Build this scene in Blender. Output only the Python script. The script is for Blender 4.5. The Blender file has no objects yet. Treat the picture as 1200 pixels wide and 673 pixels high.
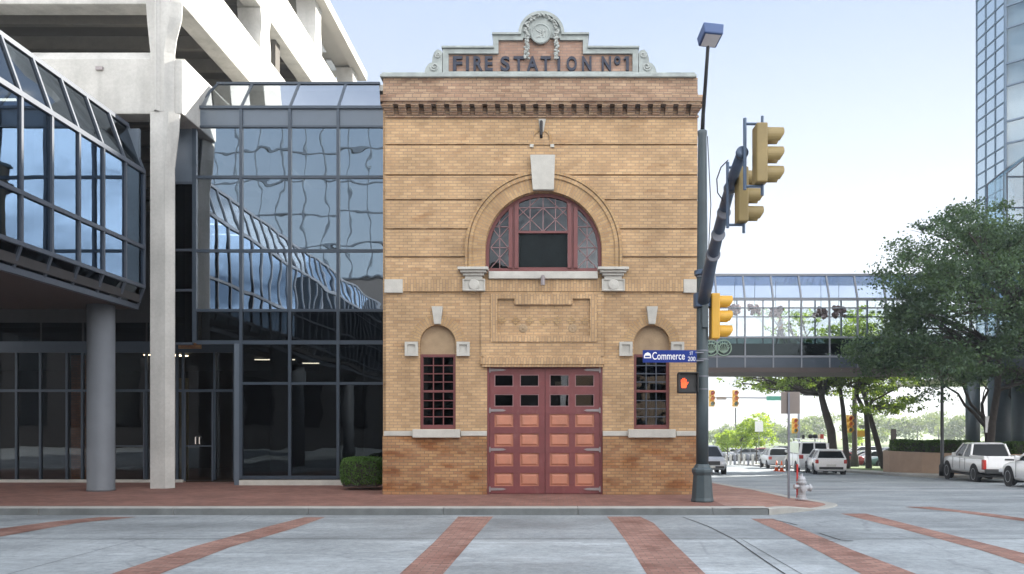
import bpy, bmesh, math, random
import numpy as np
from mathutils import Vector, Matrix, Euler
R = math.radians
random.seed(7)
sc = bpy.context.scene
COL = sc.collection

# ------------------------------------------------------------------ camera, sky, sun, exposure
FPX, CX, CY, EYE = 900.0, 645.0, 503.0, 1.7      # focal length and principal point in the 1200 px photo
cam_d = bpy.data.cameras.new('camera')
cam = bpy.data.objects.new('camera', cam_d); COL.objects.link(cam)
cam.location = (0, 0, EYE); cam.rotation_euler = (R(90), 0, 0)
cam_d.sensor_width = 36; cam_d.lens = FPX / 1200 * 36
cam_d.shift_x = (600 - CX) / 1200; cam_d.shift_y = (CY - 336.5) / 1200
cam_d.clip_start = 0.1; cam_d.clip_end = 4000
sc.camera = cam

SUN = Vector((0.70, 0.50, 0.50)).normalized()
SUN_EL = math.asin(SUN.z); SUN_AZ = math.atan2(SUN.x, SUN.y)
wd = bpy.data.worlds.new('World'); sc.world = wd; wd.use_nodes = True
nt = wd.node_tree; nt.nodes.clear()
def N(t, kind, **kw):
    n = t.nodes.new(kind)
    for k, v in kw.items(): setattr(n, k, v)
    return n
wo = N(nt, 'ShaderNodeOutputWorld'); bg = N(nt, 'ShaderNodeBackground'); bg.inputs['Strength'].default_value = 0.055
sky = N(nt, 'ShaderNodeTexSky'); sky.sky_type = 'NISHITA'; sky.sun_disc = False
sky.sun_elevation = SUN_EL; sky.sun_rotation = SUN_AZ
sky.air_density = 1.0; sky.dust_density = 0.5; sky.ozone_density = 1.6; sky.altitude = 150
tc = N(nt, 'ShaderNodeTexCoord'); mp = N(nt, 'ShaderNodeMapping'); mp.inputs['Scale'].default_value = (1, 1, 3.0)
nz = N(nt, 'ShaderNodeTexNoise'); nz.inputs['Scale'].default_value = 2.6; nz.inputs['Detail'].default_value = 7; nz.inputs['Roughness'].default_value = 0.58
cr = N(nt, 'ShaderNodeValToRGB'); cr.color_ramp.elements[0].position = 0.40; cr.color_ramp.elements[1].position = 0.60
sep = N(nt, 'ShaderNodeSeparateXYZ')
# clouds in the southern sky behind the photographer, spread and overbrightened as fill light
mr = N(nt, 'ShaderNodeMapRange'); mr.inputs['From Min'].default_value = 0.25; mr.inputs['From Max'].default_value = -0.35
mul = N(nt, 'ShaderNodeMath', operation='MULTIPLY')
mix = N(nt, 'ShaderNodeMix', data_type='RGBA'); mix.inputs['B'].default_value = (24, 24, 24.4, 1)
L = nt.links.new
L(tc.outputs['Generated'], mp.inputs['Vector']); L(mp.outputs['Vector'], nz.inputs['Vector']); L(nz.outputs['Fac'], cr.inputs['Fac'])
L(tc.outputs['Generated'], sep.inputs[0]); L(sep.outputs['Y'], mr.inputs['Value'])
L(cr.outputs['Color'], mul.inputs[0]); L(mr.outputs['Result'], mul.inputs[1]); L(mul.outputs[0], mix.inputs['Factor'])
# a thin bright veil of high cloud over the whole sky, whitest near the horizon
vr = N(nt, 'ShaderNodeMapRange'); vr.inputs['From Min'].default_value = .20; vr.inputs['From Max'].default_value = .52; L(sep.outputs['Z'], vr.inputs['Value'])
vc = N(nt, 'ShaderNodeMix', data_type='RGBA'); vc.inputs['A'].default_value = (4.3, 4.45, 4.85, 1); vc.inputs['B'].default_value = (2.55, 3.15, 4.25, 1); L(vr.outputs['Result'], vc.inputs['Factor'])
vm = N(nt, 'ShaderNodeMix', data_type='RGBA'); vm.inputs['Factor'].default_value = .88; L(sky.outputs['Color'], vm.inputs['A']); L(vc.outputs['Result'], vm.inputs['B'])
L(vm.outputs['Result'], mix.inputs['A']); L(mix.outputs['Result'], bg.inputs['Color']); L(bg.outputs[0], wo.inputs['Surface'])

sl = bpy.data.lights.new('sun', 'SUN'); sl.energy = 4.4; sl.angle = R(0.5); sl.color = (1.0, 0.94, 0.85)
so = bpy.data.objects.new('sun', sl); COL.objects.link(so)
so.rotation_euler = (-SUN).to_track_quat('-Z', 'Y').to_euler(); so.location = (60, 40, 60)

vs = sc.view_settings
vs.view_transform = 'Standard'; vs.look = 'None'; vs.gamma = 1; vs.use_curve_mapping = False
vs.exposure = 2.0
sc.render.engine = 'CYCLES'
HAZE = 0.0009
sc.cycles.volume_bounces = 0
sc.cycles.max_bounces = 8; sc.cycles.transparent_max_bounces = 24; sc.cycles.glossy_bounces = 6
sc.cycles.diffuse_bounces = 3; sc.cycles.caustics_reflective = False; sc.cycles.caustics_refractive = False
sc.cycles.use_denoising = True; sc.cycles.sample_clamp_indirect = 6

# ------------------------------------------------------------------ helpers
def W(px, py, d): return Vector(((px - CX) / FPX * d, d, EYE - (py - CY) / FPX * d))
def FX(px, d=20.0): return (px - CX) / FPX * d
def FZ(py, d=20.0): return EYE - (py - CY) / FPX * d
def gz(y):                                        # road level: flat in front, then falling away down the side street
    t = min(max(y - 18.5, -1.5), 61.5)
    if t < 1.5: return -0.15 - 0.03 * (t + 1.5) ** 2 / 6
    return -0.15 - 0.03 * t

def tag(o, label=None, cat=None, group=None, kind=None):
    if label: o['label'] = label
    if cat: o['category'] = cat
    if group: o['group'] = group
    if kind: o['kind'] = kind
    return o
def thing(name, label, cat, loc=(0, 0, 0), rz=0.0, group=None):
    o = bpy.data.objects.new(name, None); COL.objects.link(o)
    o.empty_display_size = 0.3
    o.location = loc; o.rotation_euler = (0, 0, rz)
    return tag(o, label, cat, group)
def copy_tree(o, parent=None):
    c = o.copy(); COL.objects.link(c)
    if parent: c.parent = parent
    for ch in list(o.children): copy_tree(ch, c)
    return c
def root_of(o):
    while o.parent: o = o.parent
    return o
def link_mesh(name, me, mats, parent=None, smooth=False, bevel=0, offset=True):
    for m in (mats if isinstance(mats, (list, tuple)) else [mats]): me.materials.append(m)
    if parent is not None and offset:             # geometry is written in place; hand it over in the parent's space
        r = root_of(parent)
        me.transform(Matrix.Translation(-Vector(r.location)))
    if smooth: me.polygons.foreach_set('use_smooth', [True] * len(me.polygons))
    o = bpy.data.objects.new(name, me); COL.objects.link(o)
    if parent is not None: o.parent = parent
    if bevel:
        b = o.modifiers.new('bevel', 'BEVEL'); b.width = bevel; b.segments = 2; b.limit_method = 'ANGLE'; b.angle_limit = R(40)
    return o

class MB:
    def __init__(s): s.v = []; s.f = []; s.m = []
    def add(s, vs, fs, mi=0):
        o = len(s.v); s.v += [tuple(p) for p in vs]
        for f in fs: s.f.append([i + o for i in f]); s.m.append(mi)
        return s
    def box(s, x0, x1, y0, y1, z0, z1, mi=0):
        x0, x1 = min(x0, x1), max(x0, x1); y0, y1 = min(y0, y1), max(y0, y1); z0, z1 = min(z0, z1), max(z0, z1)
        return s.add([(x0,y0,z0),(x1,y0,z0),(x1,y1,z0),(x0,y1,z0),(x0,y0,z1),(x1,y0,z1),(x1,y1,z1),(x0,y1,z1)],
              [(3,2,1,0),(4,5,6,7),(0,1,5,4),(1,2,6,5),(2,3,7,6),(3,0,4,7)], mi)
    def hexa(s, p, mi=0):                         # eight corners: four below, four above, same order
        return s.add(p, [(3,2,1,0),(4,5,6,7),(0,1,5,4),(1,2,6,5),(2,3,7,6),(3,0,4,7)], mi)
    def quad(s, a, b, c, d, mi=0): return s.add([a, b, c, d], [(0,1,2,3)], mi)
    def prism(s, poly, a0, a1, axis='y', mi=0):   # polygon in the two other axes, pushed along axis
        f = {'y': lambda p, a: (p[0], a, p[1]), 'z': lambda p, a: (p[0], p[1], a), 'x': lambda p, a: (a, p[0], p[1])}[axis]
        n = len(poly)
        vs = [f(p, a0) for p in poly] + [f(p, a1) for p in poly]
        fs = [tuple(range(n)), tuple(range(2*n-1, n-1, -1))] + [((i+1) % n, i, n+i, n+(i+1) % n) for i in range(n)]
        return s.add(vs, fs, mi)
    def tube(s, pts, r, seg=10, mi=0, caps=True):
        pts = [Vector(p) for p in pts]; n = len(pts)
        rs = r if isinstance(r, (list, tuple)) else [r] * n
        up = None; vs = []
        for i, p in enumerate(pts):
            t = (pts[min(i+1, n-1)] - pts[max(i-1, 0)]).normalized()
            if up is None:
                up = Vector((0, 0, 1)) if abs(t.z) < .9 else Vector((1, 0, 0))
            a = t.cross(up).normalized(); b = a.cross(t).normalized(); up = b
            for k in range(seg):
                w = 2*math.pi*k/seg
                vs.append(p + (a*math.cos(w) + b*math.sin(w)) * rs[i])
        fs = []
        for i in range(n-1):
            for k in range(seg):
                fs.append((i*seg+k, i*seg+(k+1) % seg, (i+1)*seg+(k+1) % seg, (i+1)*seg+k))
        if caps: fs += [tuple(range(seg-1, -1, -1)), tuple(range((n-1)*seg, n*seg))]
        return s.add(vs, fs, mi)
    def lathe(s, prof, c, seg=20, axis='z', mi=0):
        c = Vector(c); vs = []; n = len(prof)
        for r, h in prof:
            for k in range(seg):
                w = 2*math.pi*k/seg
                a, b = r*math.cos(w), r*math.sin(w)
                vs.append(c + Vector({'z': (a, b, h), 'x': (h, a, b), 'y': (b, h, a)}[axis]))
        fs = [(i*seg+k, i*seg+(k+1) % seg, (i+1)*seg+(k+1) % seg, (i+1)*seg+k) for i in range(n-1) for k in range(seg)]
        fs += [tuple(range(seg-1, -1, -1)), tuple(range((n-1)*seg, n*seg))]
        return s.add(vs, fs, mi)
    def ball(s, c, rx, ry=None, rz=None, seg=12, rings=8, mi=0):
        ry = rx if ry is None else ry; rz = rx if rz is None else rz
        c = Vector(c); vs = [c + Vector((0, 0, -rz))]
        for i in range(1, rings):
            t = -math.pi/2 + math.pi*i/rings
            for k in range(seg):
                w = 2*math.pi*k/seg
                vs.append(c + Vector((rx*math.cos(t)*math.cos(w), ry*math.cos(t)*math.sin(w), rz*math.sin(t))))
        vs.append(c + Vector((0, 0, rz))); e = len(vs)-1
        fs = [(0, 1+(k+1) % seg, 1+k) for k in range(seg)]
        for i in range(rings-2):
            for k in range(seg):
                a = 1+i*seg; fs.append((a+k, a+(k+1) % seg, a+seg+(k+1) % seg, a+seg+k))
        a = 1+(rings-2)*seg
        fs += [(a+k, a+(k+1) % seg, e) for k in range(seg)]
        return s.add(vs, fs, mi)
    def mesh(s, name):
        me = bpy.data.meshes.new(name); me.from_pydata(s.v, [], s.f)
        me.polygons.foreach_set('material_index', s.m); me.update()
        bm = bmesh.new(); bm.from_mesh(me); bmesh.ops.recalc_face_normals(bm, faces=bm.faces); bm.to_mesh(me); bm.free()
        return me
    def build(s, name, mats, parent=None, smooth=False, bevel=0, offset=True):
        me = s.mesh(name)
        return link_mesh(name, me, mats, parent, smooth, bevel, offset)

def curve_mesh(splines, half, name):              # 2D outlines (the first one outer, the rest holes), given thickness
    cu = bpy.data.curves.new(name, 'CURVE'); cu.dimensions = '2D'; cu.fill_mode = 'BOTH'; cu.extrude = half
    for pts in splines:
        sp = cu.splines.new('POLY'); sp.points.add(len(pts)-1)
        for q, p in zip(sp.points, pts): q.co = (p[0], p[1], 0, 1)
        sp.use_cyclic_u = True
    ob = bpy.data.objects.new(name, cu); COL.objects.link(ob)
    me = bpy.data.meshes.new_from_object(ob)
    bpy.data.objects.remove(ob); bpy.data.curves.remove(cu)
    return me
UP = Matrix(((1,0,0,0),(0,0,-1,0),(0,1,0,0),(0,0,0,1)))      # lay a flat XY drawing upright, facing -Y
def plate(name, outer, holes, y0, y1, mats, parent=None, bevel=0):
    me = curve_mesh([outer] + list(holes), abs(y1-y0)/2, name)
    me.transform(UP); me.transform(Matrix.Translation((0, (y0+y1)/2, 0)))
    return link_mesh(name, me, mats, parent, bevel=bevel)
def text_mesh(body, half=0.01, bold=0.0):
    cu = bpy.data.curves.new('t', 'FONT'); cu.body = body; cu.extrude = half; cu.offset = bold; cu.resolution_u = 4
    ob = bpy.data.objects.new('t', cu); COL.objects.link(ob)
    me = bpy.data.meshes.new_from_object(ob)
    bpy.data.objects.remove(ob); bpy.data.curves.remove(cu)
    return me
def fit_text(body, x0, x1, z0, z1, y, half=0.01, bold=0.0):     # text stretched into a box in the XZ plane, facing -Y
    me = text_mesh(body, half, bold); co = np.empty(len(me.vertices)*3, 'f'); me.vertices.foreach_get('co', co); co = co.reshape(-1, 3)
    mn, mx = co.min(0), co.max(0)
    co[:, 0] = x0 + (co[:, 0]-mn[0])/(mx[0]-mn[0])*(x1-x0)
    co[:, 1] = z0 + (co[:, 1]-mn[1])/(mx[1]-mn[1])*(z1-z0)
    me.vertices.foreach_set('co', co.ravel()); me.transform(UP); me.transform(Matrix.Translation((0, y, 0))); me.update()
    return me
def join_meshes(mes, name):
    bm = bmesh.new()
    for m in mes: bm.from_mesh(m); bpy.data.meshes.remove(m)
    me = bpy.data.meshes.new(name); bm.to_mesh(me); bm.free(); return me
def arc(cx, cz, r, a0, a1, n): return [(cx + r*math.cos(R(a0+(a1-a0)*i/n)), cz + r*math.sin(R(a0+(a1-a0)*i/n))) for i in range(n+1)]

# ------------------------------------------------------------------ materials
def mat(name):
    m = bpy.data.materials.new(name); m.use_nodes = True; t = m.node_tree
    return m, t, t.nodes['Principled BSDF'], t.nodes['Material Output']
def plain(name, col, rough=0.6, metal=0.0, var=0.12, scale=3.0, bump=0.0, bscale=40, spec=0.5, coat=0.0):
    m, t, b, o = mat(name)
    b.inputs['Roughness'].default_value = rough; b.inputs['Metallic'].default_value = metal
    b.inputs['Specular IOR Level'].default_value = spec; b.inputs['Coat Weight'].default_value = coat
    co = N(t, 'ShaderNodeTexCoord'); n = N(t, 'ShaderNodeTexNoise')
    n.inputs['Scale'].default_value = scale; n.inputs['Detail'].default_value = 6; n.inputs['Roughness'].default_value = .65
    t.links.new(co.outputs['Object'], n.inputs['Vector'])
    mx = N(t, 'ShaderNodeMix', data_type='RGBA')
    mx.inputs['A'].default_value = (*[c*(1-var*1.6) for c in col], 1); mx.inputs['B'].default_value = (*[min(1, c*(1+var*1.6)) for c in col], 1)
    t.links.new(n.outputs['Fac'], mx.inputs['Factor']); t.links.new(mx.outputs['Result'], b.inputs['Base Color'])
    if bump:
        n2 = N(t, 'ShaderNodeTexNoise'); n2.inputs['Scale'].default_value = bscale; n2.inputs['Detail'].default_value = 4
        bp = N(t, 'ShaderNodeBump'); bp.inputs['Strength'].default_value = bump; bp.inputs['Distance'].default_value = 0.02
        t.links.new(co.outputs['Object'], n2.inputs['Vector']); t.links.new(n2.outputs['Fac'], bp.inputs['Height']); t.links.new(bp.outputs[0], b.inputs['Normal'])
    return m
def brick(name, c1, c2, mortar, bw=0.215, rh=0.0755, mode='run', polar=None, stain=None, zstain=None, bias=0.0, bump=0.35):
    """mode run: courses along x/y, rising z; soldier: bricks on end; flat: on the ground; polar: round an arch centre"""
    m, t, b, o = mat(name); b.inputs['Roughness'].default_value = .85; b.inputs['Specular IOR Level'].default_value = .25
    ge = N(t, 'ShaderNodeNewGeometry'); s = N(t, 'ShaderNodeSeparateXYZ'); c = N(t, 'ShaderNodeCombineXYZ')
    t.links.new(ge.outputs['Position'], s.inputs[0])
    def M(op, a, bb=None):
        n = N(t, 'ShaderNodeMath', operation=op)
        for i, v in enumerate((a, bb)):
            if v is None: continue
            if isinstance(v, (int, float)): n.inputs[i].default_value = v
            else: t.links.new(v, n.inputs[i])
        return n.outputs[0]
    x, y, z = s.outputs
    if mode == 'polar':
        dx, dz = M('SUBTRACT', x, polar[0]), M('SUBTRACT', z, polar[1])
        u, v = M('SQRT', M('ADD', M('MULTIPLY', dx, dx), M('MULTIPLY', dz, dz))), M('MULTIPLY', M('ARCTAN2', dx, dz), polar[2])
    elif mode == 'flat': u, v = x, y
    elif mode == 'soldier': u, v = z, M('ADD', x, y)
    else: u, v = M('ADD', x, y), z
    t.links.new(u, c.inputs[0]); t.links.new(v, c.inputs[1])
    bt = N(t, 'ShaderNodeTexBrick'); bt.offset = 0.5
    bt.inputs['Scale'].default_value = 1; bt.inputs['Mortar Size'].default_value = .009; bt.inputs['Mortar Smooth'].default_value = .2
    bt.inputs['Brick Width'].default_value = bw; bt.inputs['Row Height'].default_value = rh; bt.inputs['Bias'].default_value = bias
    bt.inputs['Color1'].default_value = (*c1, 1); bt.inputs['Color2'].default_value = (*c2, 1); bt.inputs['Mortar'].default_value = (*mortar, 1)
    t.links.new(c.outputs[0], bt.inputs['Vector'])
    # weathering: broad blotches and fine speckle
    n1 = N(t, 'ShaderNodeTexNoise'); n1.inputs['Scale'].default_value = .9; n1.inputs['Detail'].default_value = 8; n1.inputs['Roughness'].default_value = .7
    t.links.new(ge.outputs['Position'], n1.inputs['Vector'])
    r1 = N(t, 'ShaderNodeMapRange'); r1.inputs['From Min'].default_value = .3; r1.inputs['From Max'].default_value = .7
    r1.inputs['To Min'].default_value = .72; r1.inputs['To Max'].default_value = 1.2
    t.links.new(n1.outputs['Fac'], r1.inputs['Value'])
    mu = N(t, 'ShaderNodeMix', data_type='RGBA', blend_type='MULTIPLY'); mu.inputs['Factor'].default_value = 1
    t.links.new(bt.outputs['Color'], mu.inputs['A']); t.links.new(r1.outputs['Result'], mu.inputs['B'])
    out = mu.outputs['Result']
    if stain:                                       # streaky staining with its own shape
        n2 = N(t, 'ShaderNodeTexNoise'); n2.inputs['Scale'].default_value = 1.0; n2.inputs['Detail'].default_value = 9
        mp_ = N(t, 'ShaderNodeMapping'); mp_.inputs['Scale'].default_value = (1.1, 1.1, 3.0)
        t.links.new(ge.outputs['Position'], mp_.inputs[0]); t.links.new(mp_.outputs[0], n2.inputs['Vector'])
        r2 = N(t, 'ShaderNodeMapRange'); r2.inputs['From Min'].default_value = stain[1]; r2.inputs['From Max'].default_value = stain[1]+.18
        t.links.new(n2.outputs['Fac'], r2.inputs['Value'])
        ms = N(t, 'ShaderNodeMix', data_type='RGBA', blend_type='MULTIPLY'); ms.inputs['B'].default_value = (*stain[0], 1)
        t.links.new(r2.outputs['Result'], ms.inputs['Factor']); t.links.new(out, ms.inputs['A']); out = ms.outputs['Result']
    t.links.new(out, b.inputs['Base Color'])
    bp = N(t, 'ShaderNodeBump'); bp.inputs['Strength'].default_value = bump; bp.inputs['Distance'].default_value = .012; bp.invert = True
    t.links.new(bt.outputs['Fac'], bp.inputs['Height']); t.links.new(bp.outputs[0], b.inputs['Normal'])
    return m
def glass(name, tint, refl, rtint=(.9, .95, 1), wav=0.0, wscale=.7, rough=0.0, edge=.45):
    """coated window glass: part mirror, part tinted view through; wav ripples the mirror image"""
    m, t, b, o = mat(name); t.nodes.remove(b)
    tr = N(t, 'ShaderNodeBsdfTransparent'); tr.inputs['Color'].default_value = (*tint, 1)
    gl = N(t, 'ShaderNodeBsdfGlossy'); gl.inputs['Color'].default_value = (*rtint, 1); gl.inputs['Roughness'].default_value = rough
    lw = N(t, 'ShaderNodeLayerWeight'); lw.inputs['Blend'].default_value = .35
    mr_ = N(t, 'ShaderNodeMapRange'); mr_.inputs['To Min'].default_value = refl; mr_.inputs['To Max'].default_value = min(1, refl+edge)
    t.links.new(lw.outputs['Facing'], mr_.inputs['Value'])
    mx = N(t, 'ShaderNodeMixShader'); t.links.new(mr_.outputs['Result'], mx.inputs['Fac'])
    t.links.new(tr.outputs[0], mx.inputs[1]); t.links.new(gl.outputs[0], mx.inputs[2]); t.links.new(mx.outputs[0], o.inputs['Surface'])
    if wav:
        ge = N(t, 'ShaderNodeNewGeometry'); n = N(t, 'ShaderNodeTexNoise'); n.inputs['Scale'].default_value = wscale; n.inputs['Detail'].default_value = 1.5
        bp = N(t, 'ShaderNodeBump'); bp.inputs['Strength'].default_value = 1; bp.inputs['Distance'].default_value = wav
        oi = N(t, 'ShaderNodeObjectInfo'); of = N(t, 'ShaderNodeVectorMath', operation='MULTIPLY_ADD'); of.inputs[1].default_value = (1, 1, 1)
        sc3 = N(t, 'ShaderNodeCombineXYZ'); rr_ = N(t, 'ShaderNodeMath', operation='MULTIPLY'); rr_.inputs[1].default_value = 37
        t.links.new(oi.outputs['Random'], rr_.inputs[0]); t.links.new(rr_.outputs[0], sc3.inputs[0]); t.links.new(ge.outputs['Position'], of.inputs[0]); t.links.new(sc3.outputs[0], of.inputs[2])
        t.links.new(of.outputs[0], n.inputs['Vector']); t.links.new(n.outputs['Fac'], bp.inputs['Height']); t.links.new(bp.outputs[0], gl.inputs['Normal'])
    return m
def emit(name, col, s):
    m, t, b, o = mat(name); b.inputs['Base Color'].default_value = (*col, 1)
    b.inputs['Emission Color'].default_value = (*col, 1); b.inputs['Emission Strength'].default_value = s
    return m
def leaf(name, c0, c1, trans=.35):
    m, t, b, o = mat(name); t.nodes.remove(b)
    ge = N(t, 'ShaderNodeNewGeometry'); mx = N(t, 'ShaderNodeMix', data_type='RGBA')
    mx.inputs['A'].default_value = (*c0, 1); mx.inputs['B'].default_value = (*c1, 1)
    n = N(t, 'ShaderNodeTexNoise'); n.inputs['Scale'].default_value = .8; n.inputs['Detail'].default_value = 2
    ad = N(t, 'ShaderNodeMath', operation='ADD'); hf = N(t, 'ShaderNodeMath', operation='MULTIPLY_ADD'); hf.inputs[1].default_value = 2.2; hf.inputs[2].default_value = -.85
    t.links.new(ge.outputs['Position'], n.inputs['Vector']); t.links.new(n.outputs['Fac'], hf.inputs[0])
    ri = N(t, 'ShaderNodeMath', operation='MULTIPLY_ADD'); ri.inputs[1].default_value = .6; ri.inputs[2].default_value = -.15
    t.links.new(ge.outputs['Random Per Island'], ri.inputs[0])
    t.links.new(hf.outputs[0], ad.inputs[0]); t.links.new(ri.outputs[0], ad.inputs[1]); ad.use_clamp = True
    t.links.new(ad.outputs[0], mx.inputs['Factor'])
    d = N(t, 'ShaderNodeBsdfPrincipled'); d.inputs['Roughness'].default_value = .55; d.inputs['Specular IOR Level'].default_value = .35
    tl = N(t, 'ShaderNodeBsdfTranslucent')
    br = N(t, 'ShaderNodeMix', data_type='RGBA', blend_type='MULTIPLY'); br.inputs['Factor'].default_value = 1; br.inputs['B'].default_value = (2.2, 2.0, .9, 1)
    t.links.new(mx.outputs['Result'], d.inputs['Base Color']); t.links.new(mx.outputs['Result'], br.inputs['A']); t.links.new(br.outputs['Result'], tl.inputs['Color'])
    ms = N(t, 'ShaderNodeMixShader'); ms.inputs['Fac'].default_value = trans
    t.links.new(d.outputs[0], ms.inputs[1]); t.links.new(tl.outputs[0], ms.inputs[2]); t.links.new(ms.outputs[0], o.inputs['Surface'])
    return m

ZC = FZ(293.5); XC = FX(637)                       # centre of the big arch
M = {}
BUFF1, BUFF2, MORT = (.545, .368, .202), (.42, .27, .145), (.31, .225, .15)
M['brick'] = brick('buff brick', BUFF1, BUFF2, MORT, stain=((.72, .60, .52), .60))
M['soldier'] = brick('buff brick on end', BUFF1, BUFF2, MORT, mode='soldier')
M['polar'] = brick('buff arch brick', (.47, .315, .16), (.36, .22, .11), MORT, mode='polar', polar=(XC, ZC, 1.75))
M['brick_low'] = brick('stained plinth brick', (.44, .265, .13), (.30, .155, .08), (.22, .15, .095), stain=((.72, .54, .43), .47))
M['brick_top'] = brick('weathered parapet brick', (.45, .315, .205), (.31, .195, .13), (.20, .155, .12), stain=((.6, .56, .55), .54))
M['brick_red'] = brick('pinkish sign brick', (.40, .265, .195), (.31, .19, .14), (.25, .19, .16))
M['paver'] = brick('red brick paving', (.26, .13, .10), (.18, .088, .07), (.16, .105, .09), bw=.2, rh=.1, mode='flat', bump=.2)
M['paver_worn_flare'] = brick('worn paving with flare tint', (.34, .205, .165), (.25, .13, .105), (.26, .19, .16), bw=.2, rh=.1, mode='flat', stain=((1.0, .95, .9), .4), bump=.2)  # worn corner paving, lens flare brightness mixed into its colour
M['strip'] = brick('brick crosswalk strip', (.35, .205, .165), (.24, .13, .105), (.18, .13, .11), bw=.2, rh=.1, mode='flat', stain=((.7, .6, .58), .5), bump=.2)
M['stone'] = plain('grey limestone', (.47, .455, .41), .8, var=.22, scale=2.5, bump=.25, bscale=25)
M['patina'] = plain('weathered terracotta', (.31, .34, .325), .75, var=.38, scale=3.5, bump=.35, bscale=22)
M['stucco'] = plain('buff stucco', (.34, .245, .15), .9, var=.25, scale=3, bump=.3, bscale=30)
M['red_paint'] = plain('oxblood paint', (.165, .045, .046), .5, var=.28, scale=2.5)
def painted(name, col, dust, lo):
    m = plain(name, col, .5, var=.22, scale=2.5); t = m.node_tree; b = t.nodes['Principled BSDF']
    src = b.inputs['Base Color'].links[0].from_socket
    ge = N(t, 'ShaderNodeNewGeometry'); mp_ = N(t, 'ShaderNodeMapping'); mp_.inputs['Scale'].default_value = (5, 5, 1.6)
    n = N(t, 'ShaderNodeTexNoise'); n.inputs['Scale'].default_value = 1.6; n.inputs['Detail'].default_value = 9; n.inputs['Roughness'].default_value = .72
    r = N(t, 'ShaderNodeMapRange'); r.inputs['From Min'].default_value = lo; r.inputs['From Max'].default_value = lo+.16; r.inputs['To Max'].default_value = .65
    mx = N(t, 'ShaderNodeMix', data_type='RGBA'); mx.inputs['B'].default_value = (*dust, 1)
    t.links.new(ge.outputs['Position'], mp_.inputs[0]); t.links.new(mp_.outputs[0], n.inputs['Vector']); t.links.new(n.outputs['Fac'], r.inputs['Value'])
    t.links.new(r.outputs['Result'], mx.inputs['Factor']); t.links.new(src, mx.inputs['A']); t.links.new(mx.outputs['Result'], b.inputs['Base Color'])
    r2 = N(t, 'ShaderNodeMapRange'); r2.inputs['To Min'].default_value = .35; r2.inputs['To Max'].default_value = .75; t.links.new(n.outputs['Fac'], r2.inputs['Value']); t.links.new(r2.outputs['Result'], b.inputs['Roughness'])
    return m
M['red_paint'] = painted('weathered oxblood paint', (.160, .042, .043), (.215, .095, .085), .54)
M['red_wood'] = plain('dark red window paint', (.15, .045, .043), .5, var=.18, scale=2)
M['salmon'] = plain('salmon panel paint', (.47, .195, .125), .55, var=.16, scale=3)
M['munt'] = plain('faded muntin paint', (.27, .155, .155), .6)
M['salmon'] = painted('weathered salmon paint', (.46, .19, .12), (.36, .17, .12), .53)
M['iron'] = plain('grey strap iron', (.27, .24, .24), .5, metal=.3, var=.2)
M['letter'] = plain('slate blue letters', (.018, .023, .042), .6, var=.25)
M['concrete'] = plain('white concrete', (.43, .43, .415), .85, var=.14, scale=1.2, bump=.12, bscale=18)
def streaked(name, col):
    m, t, b, o = mat(name); b.inputs['Roughness'].default_value = .88; b.inputs['Specular IOR Level'].default_value = .25
    ge = N(t, 'ShaderNodeNewGeometry'); out = None
    for sc_, stretch, lo, hi, a, c in ((1.0, (1, 1, 1), .3, .7, .86, 1.10), (2.2, (1, 1, .08), .45, .75, 1.03, .80), (14, (1, 1, 1), .3, .7, .93, 1.05)):
        mp_ = N(t, 'ShaderNodeMapping'); mp_.inputs['Scale'].default_value = stretch; n = N(t, 'ShaderNodeTexNoise'); n.inputs['Scale'].default_value = sc_; n.inputs['Detail'].default_value = 6
        t.links.new(ge.outputs['Position'], mp_.inputs[0]); t.links.new(mp_.outputs[0], n.inputs['Vector'])
        r = N(t, 'ShaderNodeMapRange'); r.inputs['From Min'].default_value = lo; r.inputs['From Max'].default_value = hi; r.inputs['To Min'].default_value = a; r.inputs['To Max'].default_value = c
        t.links.new(n.outputs['Fac'], r.inputs['Value'])
        if out is None: out = r.outputs['Result']
        else:
            q = N(t, 'ShaderNodeMath', operation='MULTIPLY'); t.links.new(out, q.inputs[0]); t.links.new(r.outputs['Result'], q.inputs[1]); out = q.outputs[0]
    mx = N(t, 'ShaderNodeMix', data_type='RGBA', blend_type='MULTIPLY'); mx.inputs['Factor'].default_value = 1; mx.inputs['A'].default_value = (*col, 1)
    t.links.new(out, mx.inputs['B']); t.links.new(mx.outputs['Result'], b.inputs['Base Color']); return m
M['concrete'] = streaked('streaked white concrete', (.455, .45, .425))
M['tower_grid'] = plain('tower mullion', (.10, .15, .21), .5, var=.08)
M['concrete_dim'] = plain('grey concrete', (.40, .385, .35), .9, var=.14, scale=.8)
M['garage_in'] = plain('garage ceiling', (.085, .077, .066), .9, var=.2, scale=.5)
M['frame'] = plain('blue grey frame', (.040, .055, .075), .45, metal=.15, var=.12)
M['frame_lt'] = plain('light mullion', (.055, .067, .088), .5, metal=.1, var=.1)
M['panel_bl'] = plain('blue grey spandrel', (.10, .125, .155), .35, var=.08)
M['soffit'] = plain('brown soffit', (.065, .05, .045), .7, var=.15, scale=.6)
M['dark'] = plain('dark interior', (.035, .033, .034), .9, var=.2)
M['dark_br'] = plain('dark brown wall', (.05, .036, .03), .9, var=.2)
M['olive'] = plain('olive inner wall', (.16, .13, .05), .8, var=.2)
M['room'] = plain('interior plaster', (.30, .29, .27), .9, var=.1)
M['col_grey'] = plain('grey painted column', (.125, .135, .150), .6, var=.16, scale=1.2)
M['road'] = None
M['pole'] = plain('grey green pole paint', (.050, .070, .078), .45, var=.25, scale=2.5)
M['pole_gal'] = plain('mast arm steel', (.075, .11, .165), .42, metal=.3, var=.25, scale=1.5)
M['black'] = plain('black plastic', (.018, .02, .021), .45, var=.1)
M['yellow'] = plain('signal yellow', (.62, .34, .03), .45, var=.1)
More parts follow.
